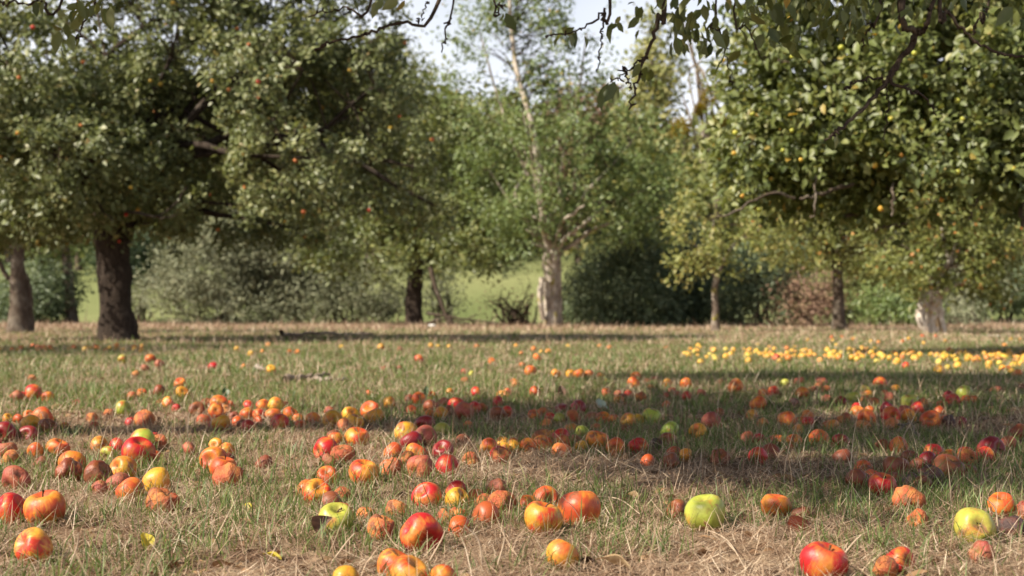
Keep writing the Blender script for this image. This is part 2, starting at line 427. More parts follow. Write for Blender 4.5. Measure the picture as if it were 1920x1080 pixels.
FAR_SKIN = {
    'y': apple_mat("far_yellow_skin", (.52, .13, .02), .22, .5, .1, base=(.54, .30, .04)), 'o': apple_mat("far_orange_skin", (.48, .08, .016), .4, .5, .1, base=(.52, .20, .035)),
    'g': apple_mat("far_green_skin", (.42, .12, .03), .1, .5, .1, base=(.52, .40, .07)), 'r': apple_mat("far_red_skin", (.36, .016, .014), .6, .5, .1, base=(.48, .14, .03), rough=.4),
    'b': apple_mat("far_brown_skin", (.17, .04, .018), .45, .5, .4, base=(.24, .075, .026), rough=.45), 't': apple_mat("far_dull_skin", (.34, .068, .024), .45, .6, .25, base=(.46, .16, .045), rough=.5, wrinkle=.5)}
# ------------------------------------------------------------------ the ground: one sheet from behind the camera to beyond the hill
xs = np.concatenate([-np.geomspace(700, 3.2, 60), np.linspace(-3.1, 3.1, 190), np.geomspace(3.2, 700, 60)])
ys = np.concatenate([-np.geomspace(200, 1, 22), np.linspace(-.5, 1.5, 12), np.linspace(1.55, 9, 260), np.geomspace(9.05, 900, 200)])
gx, gy = np.meshgrid(xs, ys)
V = np.stack([gx, gy, gz(gx, gy)], -1).reshape(-1, 3)
i = np.arange(len(V)).reshape(gx.shape)
Q = np.stack([i[:-1, :-1], i[:-1, 1:], i[1:, 1:], i[1:, :-1]], -1).reshape(-1, 4)
o = link("ground", np_mesh("ground", V, Q, M['ground'], None, True)); tag(o, kind="structure")
# pale gravel track at the right
p = curve([(8.2, 25.2, 0), (10.5, 25.6, 0), (14, 25.2, 0), (22, 26, 0), (40, 24, 0)], 80)
w = np.linspace(.5, 1.1, 80)[:, None]
ins, outs = p.copy(), p.copy()
ins[:, 1] -= w[:, 0]*.6 + .25*(vnoise(p[:, 0]*1.5, p[:, 1], s=31)-.5); outs[:, 1] += w[:, 0]*.6 + .3*(vnoise(p[:, 0]*1.5, p[:, 1], s=32)-.5)
V = np.concatenate([ins, outs]); V[:, 2] = gz(V[:, 0], V[:, 1]) + .02
k = np.arange(79); Q = np.stack([k, k+1, k+81, k+80], -1)
o = link("path", np_mesh("path", V, Q, M['path'])); tag(o, kind="structure")
# ------------------------------------------------------------------ fallen apples
# photo x, y, width, skin kind, description [; stem axis as right,up,toward viewer] [= short name other apples refer to]
APPLES = """
63 1028 72 s *red and yellow apple with stem hollow facing left, alone near the bottom left corner ; -.55 .5 .6 = the lone bottom left apple
22 956 60 r deep red with an orange top
84 954 74 o *plump orange apple with a round hole in its left side, near the left edge ; -.1 .95 .2 = the plump orange apple with a hole
30 901 54 d dull pinkish red
136 870 54 o smooth orange yellow
129 884 50 b rotting brown orange
183 892 52 b *glossy apple turning from orange to rotten brown, among the left front group ; .6 .5 .2 = the glossy half brown apple
232 880 49 y yellow with a stem hollow ; -.6 .4 .7
222 906 45 d dull brownish red
244 919 54 o orange red
294 906 58 y *smooth golden orange oval apple with a bright highlight, left front group ; .9 .3 -.2 = the golden oval apple
305 943 60 t *rough tan orange apple with pale speckles, lying just below the golden oval one ; .5 .8 .1 = the rough tan apple
187 836 35 y small yellow with a rot spot
222 839 38 r scarlet
203 852 32 g small yellow green ; -.2 -.3 .9
259 848 55 r *large shiny red apple with an orange underside, resting against a green one ; .3 .9 .3 = the large shiny red apple
272 832 44 g *green apple peeping out behind the large shiny red one = the half hidden green apple
294 830 32 t dull orange
109 840 43 o orange red
13 848 36 d pinkish orange
20 862 36 t brownish orange
66 853 30 o orange
355 844 30 d dull red half sunk
405 840 30 y yellow orange
425 846 32 y yellow with a brown patch
404 866 49 o rearmost orange yellow
418 876 50 o *red orange apple in the middle of a tight row of three = the middle apple of the row of three
427 898 54 t *wrinkled orange apple at the front of a tight row of three ; -.2 .5 -.6 = the wrinkled apple at the front of the row
186 918 28 d dull red half hidden
630 974 68 g *pale yellow green apple with a curled brown leaf leaning on its front ; .15 .8 .35 = the pale green apple with the leaf
790 1002 78 r *big bright crimson apple with a dark cavity on its lower right side ; .55 -.35 .7 = the bright crimson apple
801 932 57 r *red apple with an orange shoulder and flattened stem end ; -.45 .6 .5 = the red apple with the orange shoulder
715 992 58 t *wrinkled tan orange apple touching the left side of the bright crimson one = the wrinkled tan apple
687 966 36 t shrivelled orange
744 958 42 t shrivelled orange red
594 924 53 s *yellow orange apple with a deep stem hollow and a bite near the ground ; .35 .6 .55 = the yellow apple with the deep hollow
613 896 38 o round pale orange
642 931 36 t dull orange
683 886 60 s *large apple red above and yellow below, standing in green grass blades ; .1 .95 .2 = the large red over yellow apple
735 880 45 t dull orange
788 878 48 d *dull pinkish brown apple with matt withered skin, mid front = the dull pinkish brown apple
838 875 45 r *glossy red apple with a yellow orange right cheek ; .75 .3 .3 = the glossy red apple with a yellow cheek
832 847 40 m dark brownish red
782 848 42 o red orange
737 849 36 o orange
763 861 26 t small dull tan
611 844 48 r *pinkish red apple at the left end of a heap, with a yellow left edge = the pinkish red heap apple
642 852 44 t brownish orange
616 863 26 d small dull red
625 820 30 b reddish brown
632 827 30 o orange
666 823 44 s *orange yellow apple with a red crown at the back of a heap ; .3 .8 .2 = the red crowned apple
772 828 42 m *dark maroon glossy apple in the middle of the central heap = the dark maroon apple
761 813 42 y *pale orange yellow apple on top of the central heap = the pale yellow heap apple
798 820 44 d dull greenish red
829 809 32 g *greenish yellow apple at the right end of the central heap = the greenish yellow heap apple
797 797 38 m *deep crimson apple topping the back of the central heap = the deep crimson heap apple
882 863 30 t dull orange
917 840 37 o orange
941 832 26 y yellow orange
953 841 26 y yellow
938 856 34 t brown orange
855 925 40 r crimson
857 938 44 y *yellow orange apple with a red flush, right of the red one with orange shoulder ; .5 .6 .3 = the yellow apple with a red flush
893 931 34 t wrinkled orange
905 943 32 t crumpled orange
932 912 40 d dull matt red
941 944 52 t *cracked wrinkled orange red apple with dark lines down its side ; .2 .8 -.4 = the cracked orange red apple
838 970 36 t brownish orange
858 966 36 t tan
738 1062 62 o *red orange apple at the bottom edge, half behind another = the red orange apple at the bottom edge
770 1076 76 s *large orange apple with red streaks and dark specks, cut by the bottom edge ; .4 .8 .3 = the large streaked apple at the bottom edge
648 1088 52 y yellow cut by the bottom edge
830 1088 30 o small orange cut by the bottom edge
1086 956 79 o *biggest apple, round bright orange with dark pits low on its front ; -.1 .9 -.3 = the biggest orange apple
1018 974 68 s *yellow apple with a red crown and orange streaks, in front of the biggest orange one ; .15 .95 .1 = the red crowned yellow apple
1023 938 48 o flattened orange red
990 946 36 o orange red
1322 965 75 g *big lime green apple standing alone on bare soil with a notch on top ; -.15 .98 .15 = the big lime green apple
1271 958 42 b *shrunken dark red brown apple touching the left side of the lime green one ; -.7 .3 .5 = the shrunken brown apple
1055 1042 58 y *yellow orange apple sunk in bright green grass near the bottom edge ; .3 .7 -.2 = the yellow apple sunk in grass
1421 856 38 r *scarlet orange apple with a pale yellow scar on its front = the scarred scarlet apple
1349 859 36 b orange brown
1285 855 26 y small yellow orange
1257 863 32 b dull brown
1250 828 34 b rotten orange
1196 839 38 r *broken red apple with a dark rotten gap at its base = the broken red apple
1154 840 37 o evenly orange ; .0 .1 1
1118 829 42 o *tall orange red apple near the right end of the middle row ; .2 .95 .1 = the tall orange apple of the middle row
1090 839 26 y small orange yellow
1052 834 37 t *tan orange apple with a bright highlight, middle of the row = the shiny tan apple of the middle row
1018 834 36 o orange
1016 824 36 t brownish orange
987 838 30 o *orange yellow apple with a black hole low down, left end of the middle row = the holed apple of the middle row
961 840 24 y yellow
1037 817 22 y small yellow
1051 820 34 r red
1092 815 26 g small green yellow
1080 828 22 d small dull red
1255 808 36 g *dull green yellow apple in straw behind a rotten orange one = the dull green apple in straw
1309 811 32 y orange yellow
1333 792 38 d *dull red apple with a dark scar, tallest of a pair in shade = the scarred dull red apple
1430 829 30 m dark red
1230 836 26 k purplish brown
1545 1056 82 r *large cherry red apple with a yellow underside at the bottom edge ; .3 .85 .2 = the large cherry red apple
1686 1056 30 r small red orange
1662 1068 28 t dull tan flattened
1828 989 73 g *yellow green apple showing its brown calyx and a red patch to the viewer ; .07 -.30 -.95 = the green apple with its calyx showing
1888 950 54 o *orange apple with a round brown rot disc on its face, near the right edge = the orange apple with a rot disc
1915 958 40 d red
1894 992 50 k *dark brown rotten apple right beside the green one with its calyx showing = the dark rotten apple
1840 1038 42 d pale pinkish sunken
1704 940 58 t *wrinkled orange red apple with dark creases at the front of the right heap ; .2 .5 -.7 = the wrinkled front apple of the right heap
1655 912 52 r *bright red orange apple at the left front of the right heap ; .1 .9 .3 = the bright red apple of the right heap
1679 877 51 b *glossy brown red apple standing highest in the right heap ; .1 .9 -.2 = the glossy brown apple of the right heap
1606 900 44 b dull brown
1745 893 48 k *blackened grey apple lying in the right heap = the blackened apple
1722 877 36 b brown
1780 878 54 b *broad brown red apple at the right end of the right heap = the broad brown apple
1738 864 34 m crimson
1751 850 39 r *orange red apple with its dark calyx turned forward behind the right heap ; .1 -.35 -.93 = the orange red apple with a dark calyx
1707 861 30 b dull brown
1686 840 36 o yellow orange
1656 840 30 b dull brown
1857 843 46 m *dark red apple with an open stem hollow facing right, near the right edge ; .5 .2 .8 = the dark red apple with an open hollow
1846 857 34 r orange red
1892 836 30 d orange red
1908 814 40 b *brown red apple with a pale top cut by the right edge = the brown apple at the right edge
1813 860 38 t orange brown
1780 858 28 y yellowish
1730 908 34 b rotten brown orange
1706 904 28 k dark
1536 823 36 o *round orange apple standing alone in shade right of centre = the round orange apple in shade
1577 830 33 m dark reddish
1488 829 28 o orange
1458 826 26 o orange yellow
1441 831 26 b reddish brown
1455 951 56 o *round orange apple alone in grass between the lime green one and the right heap ; .05 .98 .1 = the lone orange apple in grass
1503 966 30 b small brown with a black half
1722 976 38 t flat rotten orange
1622 888 28 b reddish brown
1817 883 32 b dark brown
64 738 30 r *pinkish red apple standing highest of a far left trio = the pinkish red far left apple
34 744 26 d dull red
90 744 22 o orange
15 786 22 y small yellow
35 788 24 o orange
57 796 38 y *shiny yellow orange apple at the front of a far left heap = the shiny apple of the far left heap
80 783 38 o orange
90 800 36 b brownish orange
54 780 22 o red orange
12 813 42 m *dark crimson shaded apple cut by the left edge = the dark crimson apple at the left edge
48 816 36 m dark red
232 767 34 g *yellow green oval apple alone in straw on the left ; .8 .4 .2 = the yellow green oval apple
204 777 20 t dull orange
172 784 18 t dull tan
272 788 38 t *orange apple with yellow and brown patches standing alone left of centre = the patchy orange apple
247 744 18 t small orange
265 739 20 o red orange
298 735 26 b orange and brown
316 758 24 s red and yellow
342 738 24 y yellow
338 721 24 o orange
230 676 22 g *green apple with a red cheek far out in the grass at left = the far green apple
282 673 21 o orange red
299 684 18 d dull pink
400 689 17 r *small bright red apple alone far out in the grass, left of centre = the far small red apple
271 691 14 d small dull red
255 706 15 t small dull orange
370 769 28 b *dull red apple with a dark hole in it, left heap in straw = the dull holed apple
411 757 32 o orange red
405 772 28 o orange
415 793 32 y *golden orange apple in front of the left straw heap = the golden apple of the left straw heap
424 771 22 t dull orange
466 762 26 r red
464 778 24 o orange red
388 757 20 b brown
60 711 15 t dull tan
515 762 30 y *orange yellow apple standing on top of a red cluster left of centre = the yellow topped cluster apple
495 764 24 o orange red
483 780 22 r red
512 778 28 o orange
525 796 33 r *round scarlet orange apple in front of the cluster left of centre = the scarlet cluster apple
545 777 28 o red orange
559 787 22 o orange
586 787 26 o round orange
618 774 24 d dull red
622 787 36 y *bright yellow orange apple at the left of a group of five = the bright yellow orange apple
656 779 32 y yellow
666 793 34 y golden
646 800 31 t brownish orange
696 771 35 o red orange
703 780 32 y *smooth light orange apple leaning on a redder one right of the group of five = the smooth light orange apple
693 740 15 o *tiny red orange apple alone in grass left of the centre = the tiny red orange apple
730 757 24 y orange and yellow
785 753 24 o orange
810 742 14 o small orange
809 755 24 g *green yellow apple next to an upright dark leaf = the green apple beside the dark leaf
808 766 30 b reddish brown
832 758 24 d dull red
855 761 29 r rosy red
826 777 28 y yellow orange
870 774 34 d greenish red
842 772 22 b brownish red
893 737 24 r *bright red apple standing highest at the back of the centre cluster = the bright red back apple
894 750 20 g small green yellow
890 767 24 r red
905 767 22 t yellowish brown
933 757 25 r *round red apple just right of the centre cluster = the round red apple by the cluster
952 736 15 r small red
932 778 28 b greenish brown
950 774 22 r red
785 675 16 r *pink red apple alone far out in the sunny grass = the far pink apple
885 703 14 g *pale yellow apple alone in the far grass near the centre = the far pale yellow apple
922 679 14 o small orange
714 651 12 y tiny yellow
808 649 11 y tiny yellow
508 694 18 y *yellow apple lying at the end of a pale stick = the yellow apple by the stick
749 691 11 b tiny brown
720 692 11 b tiny brown
870 696 12 d tiny dull red
1007 672 17 o *round orange apple far out in the sunny grass, below the pollarded tree = the far orange apple
979 685 12 o tiny orange
995 699 21 o orange red
1042 705 18 y orange yellow
1069 702 17 y yellow orange
1088 703 20 o *orange apple in the middle of a far loose row = the orange apple of the far loose row
1103 703 18 o pinkish orange
1127 709 17 y golden
1192 708 20 o orange
1188 719 24 o *bright orange apple in front of another where sun meets shade = the bright orange apple at the edge of shade
1251 721 19 y *small yellow orange apple alone where sun meets shade = the small yellow apple at the edge of shade
1286 721 22 o red orange
1229 712 13 d small dull red
1352 718 12 r small pink
1380 728 28 o *reddish orange apple standing taller than its far neighbours in shade = the tall far reddish apple
964 717 14 o small orange
1003 737 22 r red
1136 739 17 o orange
1159 741 16 d dull red
1180 741 17 r red
1171 747 15 m dark red
1202 746 22 t dull greenish orange
1251 745 17 d dull pink
1269 742 17 d dull red
1287 744 20 r red orange
1315 739 19 d dull pink
1421 756 32 o *red orange apple with a yellowish top in the shaded grass = the red orange apple in shaded grass
1431 737 22 t dull orange
1410 779 22 y dull yellow
1084 766 31 m *dark maroon apple with a bluish bloom on top, in shade = the dark maroon apple in shade
1053 769 25 m dark red
1001 778 23 o orange
1020 776 24 t orange
1032 785 22 r red
1049 787 22 g yellow green
1075 783 28 t *straw covered orange apple right below a dark maroon one = the straw covered apple
1131 786 25 o red orange
1151 788 22 o orange
1177 789 31 y *golden yellow apple left of a green one in the shade edge = the golden apple beside the green one
1195 789 24 y yellow
1220 783 36 g *green apple with an orange base, mid distance = the green apple with an orange base
1450 735 21 r red
1505 738 26 o orange
1499 716 20 d pinkish red
1540 718 23 d pinkish red
1548 734 20 t orange tan
1550 746 18 d dull red
1577 753 23 m red
1600 749 27 g *round plain green apple in the shaded grass on the right = the plain green shaded apple
1621 734 25 g *green apple flushed red, behind a yellow one in shade = the flushed green apple
1627 743 20 y small yellow
1623 753 20 t orange tan
1650 720 24 s *orange and green apple at the sunny back edge of the shade = the orange and green back apple
1679 729 18 y yellow
1667 748 22 d dull red
1705 756 31 g *broad green apple with a red cheek behind the right red group = the broad green apple
1730 759 22 t dull yellow brown
1670 780 36 r *bright red apple with a dark stem end at the left of the right red group ; .1 .1 .95 = the bright red apple of the red group
1664 767 28 m dark red
1698 773 26 d dull red
1720 768 26 r red
1703 783 28 y dull yellow
1745 785 38 o *large orange red apple at the right of the right red group = the large apple of the red group
1761 773 20 o bright orange
1780 790 28 k dull dark
1802 791 22 m dark red
1625 784 33 o *orange apple standing alone just left of the right red group = the orange apple left of the red group
1582 788 28 t dull orange
1476 789 33 o *orange red apple at the left end of a short shaded row = the left apple of the short shaded row
1502 790 22 o orange red
1515 793 26 r orange red
1534 792 16 k dark brown
1491 757 18 k dark purple
1779 745 22 m crimson
1786 753 28 r *red apple at the front of a far right foursome = the red apple of the foursome
1808 739 28 g dull green and red
1812 751 21 o orange
1472 720 18 g pale green
1526 733 12 d small dull red
1640 756 20 t dull tan
1916 727 14 m crimson
1871 732 16 d dull brownish red
1698 689 15 r *single pink red apple before the far yellow scatter = the pink apple before the far yellow scatter
1761 694 18 y *pale yellow apple nearer than the far yellow scatter on the right = the pale apple before the far yellow scatter
1880 692 15 y orange yellow
1890 692 13 o orange
1455 672 15 r *single red apple at the front of the far yellow scatter = the red apple of the far yellow scatter
""".strip().splitlines()

def apple_verts(var, nu, nv):
    r = np.random.default_rng(100 + var)
    ph = np.linspace(0.02, np.pi - .02, nv)[:, None]; th = np.linspace(0, 2*np.pi, nu, endpoint=False)[None, :]
    squash = [.86, .94, .80, .90, .99, .84, .78, .88, .83, .92, .75, 1.02, .88, .82][var]
    top = [.05, .09, .03, .10, .12, .06, .02, .05, .04, .08, .00, .13, .06, .10][var]
    rad = np.sin(ph) ** .92 * (1 + top*np.cos(ph)) * np.ones_like(th)
    z = np.cos(ph)*squash - .36*np.exp(-(ph/.36)**2) + .27*np.exp(-((np.pi-ph)/.40)**2) + 0*th
    lob = r.uniform(0, 6.28)
    rad = rad*(1 + .035*np.cos(5*th+lob)*(.5-.5*np.cos(ph))**1.2 + .035*np.cos(2*th+r.uniform(0, 6)) + .02*np.cos(3*th+r.uniform(0, 6)))
    z = z*(1 + .05*np.cos(th+r.uniform(0, 6))*np.sin(ph)) + .05*np.cos(th + r.uniform(0, 6))*np.sin(ph)
    X = rad*np.cos(th); Y = rad*np.sin(th)
    P = np.stack([X, Y, z], -1)
    q = P*2.1 + var*7.3
    P = P*(1 + .06*(vnoise(q[..., 0], q[..., 1], q[..., 2], s=9)-.5)[..., None])
    n_dent = [0, 1, 1, 0, 1, 3, 5, 4, 2, 0, 2, 1, 6, 3][var]; depth = [0, .07, .12, 0, .10, .14, .2, .2, .34, 0, .10, .14, .16, .18][var]
    for k in range(n_dent):
        d = unit(r.normal(size=3)); w = r.uniform(.25, .5) if var != 8 else .33
        c = (unit(P) @ d); P = P*(1 - depth*np.exp(-((1-c)/ (w*w*.7)))[..., None])
    if var in (5, 6, 7, 12, 13):       # withered: fine folds running from the stem
        f = vnoise(np.cos(th)*3.2+var + 0*ph, np.sin(th)*3.2 + 0*ph, ph*1.1 + 0*th, s=21) - .5
        f2 = vnoise(np.cos(th)*7+var + 0*ph, np.sin(th)*7 + 0*ph, ph*3 + 0*th, s=22) - .5
        P = P*(1 + {5: .16, 6: .28, 7: .22, 12: .1, 13: .2}[var]*f[..., None] + .07*f2[..., None])
    P[..., :2] /= np.abs(P[..., :2]).max()
    V = P.reshape(-1, 3)
    i = np.arange(nu*nv).reshape(nv, nu)
    Q = np.stack([i[:-1], i[1:], np.roll(i[1:], -1, 1), np.roll(i[:-1], -1, 1)], -1).reshape(-1, 4)
    V = np.vstack([V, [[0, 0, P[0, :, 2].mean()-.02], [0, 0, P[-1, :, 2].mean()+.02]]])
    a, b = nu*nv, nu*nv+1
    T1 = np.stack([np.full(nu, a), i[0], np.roll(i[0], -1), np.roll(i[0], -1)], -1)
    T2 = np.stack([np.full(nu, b), np.roll(i[-1], -1), i[-1], i[-1]], -1)
    return V, Q, T1[:, :3], T2[:, :3], P[0, :, 2].mean(), P[-1, :, 2].mean()

_mesh_cache = {}
def apple_mesh(var, kind, fine):
    key = (var, kind, fine)
    if key not in _mesh_cache:
        V, Q, T1, T2, zt, zb = apple_verts(var, 30 if fine else 16, 22 if fine else 12)
        me = bpy.data.meshes.new("apple")
        me.from_pydata(V.tolist(), [], Q.tolist() + T1.tolist() + T2.tolist())
        me.polygons.foreach_set("use_smooth", [True]*len(me.polygons))
        me.materials.append(AM[kind])
        me["top"], me["bottom"] = float(zt), float(zb)
        _mesh_cache[key] = me
    return _mesh_cache[key]

def stem_mesh(i):
    r = np.random.default_rng(i); a = Acc()
    bend = r.uniform(-.25, .25, 2); ln = r.uniform(.22, .42)
    P = curve([(0, 0, -.06), (bend[0]*.3, bend[1]*.3, ln*.5), (bend[0], bend[1], ln)], 6)
    V, Q = tubes(P[None], np.linspace(.045, .055, 6)[None]*np.array([1, .8, .75, .75, .85, 1.2]), 7)
    a.add(V, Q)
    return a.mesh("stem", M['stem'], True)

def calyx_mesh():
    a = Acc(); P, A, Nn = [], [], []
    for k in range(9):
        t = k*2*np.pi/9
        P.append((.03*math.cos(t), .03*math.sin(t), .02)); A.append((math.cos(t)*.8, math.sin(t)*.8, -.55 if k % 2 else -.2)); Nn.append((math.cos(t)*.3, math.sin(t)*.3, -1))
    V, F, k = leaf_geo(np.array(P), np.array(A), np.array(Nn), np.full(9, .17), np.full(9, .07))
    a.add(V, F)
    return a.mesh("calyx", M['calyx'])
STEMS = [stem_mesh(i) for i in range(4)]
CALYX = calyx_mesh()

def rel_words(dx, dy):
    adx, ady = abs(dx), abs(dy)*1.6
    h = "left of" if dx < 0 else "right of"; v = "behind" if dy < 0 else "in front of"
    if ady < adx*.45: return h
    if adx < ady*.45: return v
    return ("behind and " if dy < 0 else "below and ") + h

recs = []
for ln in APPLES:
    nick = axis = None
    if " = " in ln: ln, nick = ln.split(" = ")
    if " ; " in ln: ln, axis = ln.split(" ; "); axis = [float(v) for v in axis.split()]
    x, y, w, k, ph = ln.strip().split(" ", 4)
    recs.append(dict(x=float(x), y=float(y), w=float(w), k=k, ph=ph.lstrip("*").strip(), hero=ph.startswith("*"), nick=nick and nick.strip(), ax=axis))
# labels: a described apple keeps its own words, the others are told by colour and by the described apple they lie next to
heroes = [r for r in recs if r['hero']]
used = {}
for r in recs:
    if r['hero']: r['label'] = r['ph']; used[r['label']] = 1
for r in recs:
    if r['hero']: continue
    hs = sorted(heroes, key=lambda h: math.hypot(h['x']-r['x'], (h['y']-r['y'])*1.6))
    cand = []
    for h in hs[:6]:
        cand.append("%s apple %s %s" % (r['ph'], rel_words(r['x']-h['x'], r['y']-h['y']), h['nick']))
    lab = next((c for c in cand if c not in used and len(c.split()) <= 16), None)
    if lab is None:
        print('DUP LABEL', cand[0]); lab = cand[0]
    used[lab] = 1; r['label'] = lab

rng = np.random.default_rng(11)
for i, r in enumerate(recs):
    rp = r['w']*.56; gh = 0.0
    for _ in range(4):
        Hh = CAM_H - gh
        R = float(np.clip(rp*Hh/(r['y'] - HORIZON + rp*.75), .022, .046))
        d = F_PX*(Hh - R*.72)/(r['y'] - HORIZON)
        X = (r['x']-960)/F_PX*d
        gh = gz1(X, d)
    r.update(R=R, X=X, Y=d)
pos = np.array([[r['X'], r['Y']] for r in recs]); RR = np.array([r['R'] for r in recs])
for it in range(60):                                   # let touching apples rest side by side
    dv = pos[:, None] - pos[None]; ds = np.hypot(dv[..., 0], dv[..., 1]) + 1e-6
    need = (RR[:, None] + RR[None])*.93; ov = np.where((ds < need), need - ds, 0); np.fill_diagonal(ov, 0)
    if ov.max() < 1e-4: break
    sgn = np.sign(dv[..., 1]); sgn[sgn == 0] = 1
    pos[:, 1] += (ov*sgn).sum(1)*.30
    pos[:, 0] += (ov*dv[..., 0]/ds).sum(1)*.22
FOOT = []
for i, r in enumerate(recs):
    X, Y = pos[i]; R = r['R']; k = r['k']
    fine = r['w'] >= 33
    var = int(rng.choice({'t': [5, 7, 12, 13, 10, 6], 'b': [2, 5, 7, 8, 12, 10], 'd': [2, 5, 4, 12, 13], 'k': [5, 6, 7, 12]}.get(k, [0, 1, 3, 4, 9, 2, 10, 11])))
    if 'hole' in r['label'] or 'cavity' in r['label'] or 'gap' in r['label'] or 'bite' in r['label']: var = 8
    me = apple_mesh(var, k, fine)
    o = link("apple", me, None, (X, Y, gz1(X, Y) + R*(.72 if r['w'] > 30 else .80)))
    if r['ax'] is not None: ax = Vector((r['ax'][0], -r['ax'][2], r['ax'][1]))
    else:
        v = unit(rng.normal(size=3)); ax = Vector((v[0], v[1], abs(v[2])*.9 + .15 if rng.random() < .8 else -abs(v[2])))
    q = ax.normalized().to_track_quat('Z', 'Y') @ Matrix.Rotation(rng.uniform(0, 6.28), 3, 'Z').to_quaternion()
    o.rotation_mode = 'QUATERNION'; o.rotation_quaternion = q
    f = 1 + rng.uniform(-.04, .04)
    o.scale = (R*f, R*f*rng.uniform(.93, 1.05), R*rng.uniform(.92, 1.06))
    b = np.array(BASE[k]); j = rng.uniform(.78, 1.1) * (1 + rng.normal(0, .05, 3))
    o.color = (*np.clip(b*j, 0, .85), 1)
    tag(o, r['label'], "apple", "fallen apples lying on the orchard floor")
    if r['w'] >= 34:
        if rng.random() < .3 and r['nick'] != 'the big lime green apple':
            s = link("stem", STEMS[i % 4], o); s.location = (0, 0, me["top"])
        c = link("calyx", CALYX, o); c.location = (0, 0, me["bottom"])
    FOOT.append((X, Y, R))
FOOT = np.array(FOOT)

# the far scatter under the right tree and the row under the left one: more than a few hundred, one object
Vs, Fs, n0 = [], [], 0
acc = {k: Acc() for k in 'yogrbt'}
base_V, base_Q, bT1, bT2, _, _ = apple_verts(0, 12, 9)
base_T = np.vstack([base_Q[:, [0, 1, 2]], base_Q[:, [0, 2, 3]], bT1, bT2])
def far_apple(px, py, kind, sink=.65, r0=.026, r1=.037):
    d = F_PX*(CAM_H-.034)/(py-HORIZON); X = (px-960)/F_PX*d; R = rng.uniform(r0, r1)
    g = gz1(X, d)
    Q = Vector(unit(rng.normal(size=3))).to_track_quat('Z', 'Y').to_matrix()
    V = base_V @ np.array(Q).T * R + np.array([X, d, g + R*sink])
    acc[kind].add(V, base_T, np.full(len(V), rng.random()))
for k in range(230):
    u = rng.random()**.85; px = 1265 + 690*u
    py = 656 + 11*u + rng.normal(0, 5.5) + (rng.random() < .25)*rng.uniform(0, 24)*u
    if rng.random() < .5:  # bunching
        c = [1310, 1400, 1450, 1510, 1560, 1600, 1640, 1700, 1790, 1830, 1870, 1910][rng.integers(12)]; px = c + rng.normal(0, 19); py = 656 + 11*(px-1265)/665 + rng.normal(0, 6.5)
    far_apple(px, max(py, 645), rng.choice(['y', 'y', 'y', 'y', 'y', 'o', 'g']))
for k in range(46):
    far_apple(rng.uniform(-40, 280), 651 + rng.normal(0, 1.8), rng.choice(['o', 'o', 'y']))
for k in range(20):
    far_apple(rng.uniform(300, 1250), rng.uniform(645, 662), rng.choice(['y', 'o']))
for k in range(16):
    far_apple(rng.uniform(1500, 1920), rng.uniform(630, 643), rng.choice(['o', 'y']))
small = [r for r in recs if r['w'] < 40 and r['y'] > 690]
for k in range(125):                                   # half sunk ones filling up the drifts
    r = small[rng.integers(len(small))]
    px, py = r['x'] + rng.normal(0, r['w']*1.3), r['y'] + rng.normal(0, r['w']*.33)
    d = F_PX*(CAM_H-.03)/(py-HORIZON); X = (px-960)/F_PX*d
    if np.min(np.hypot(pos[:, 0]-X, pos[:, 1]-d) - RR) < .02: continue
    far_apple(px, py, rng.choice(['r', 'o', 't', 't', 'b', 'b', 'o']), .42, .021, .031)
me = None; V_, F_, mi, nv = [], [], [], 0
for j, kind in enumerate('yogrbt'):
    a = acc[kind]; v = np.concatenate(a.V); f = np.concatenate(a.F)
    V_.append(v); F_.append(f + nv); mi.append(np.full(len(f), j)); nv += len(v)
me = np_mesh("scattered_apples", np.concatenate(V_), np.concatenate(F_), None, None, True)
for kind in 'yogrbt': me.materials.append(FAR_SKIN[kind])
me.polygons.foreach_set("material_index", np.concatenate(mi).astype(np.int32))
tag(link("scattered_apples", me), "smaller windfall apples strewn over the grass, thickest as a golden band at far right", "apples", None, "stuff")
# ------------------------------------------------------------------ trees and shrubs
def blob_clusters(blobs, rng, dens, shell=.45, gap=.36, gap_f=1.0, seed=0):
    """blobs: (centre, radii) -> cluster centres and outward directions; dens = clusters per cubic metre of shell"""
    C, O, B = [], [], []
    for bi, (c, r) in enumerate(blobs):
        c = np.asarray(c, float); r = np.asarray(r, float)
        n = max(3, int(dens*4.19*r[0]*r[1]*r[2]))
        d = unit(rng.normal(size=(n, 3))); u = (shell + (1-shell)*rng.random(n)**.6)
        u = u*(.82 + .42*vnoise(d[:, 0]*2.2+bi*3, d[:, 1]*2.2, d[:, 2]*2.2, s=seed+5))
        p = c + d*u[:, None]*r
        g = vnoise(p[:, 0]*gap_f*.9+3.1, p[:, 1]*gap_f*.9, p[:, 2]*gap_f*.9, s=seed)*.62 + vnoise(p[:, 0]*gap_f*2.3, p[:, 1]*gap_f*2.3, p[:, 2]*gap_f*2.3, s=seed+1)*.38
        k = g > gap
        C.append(p[k]); O.append(unit(d[k]/r)); B.append(np.full(k.sum(), bi))
    return np.concatenate(C), np.concatenate(O), np.concatenate(B)

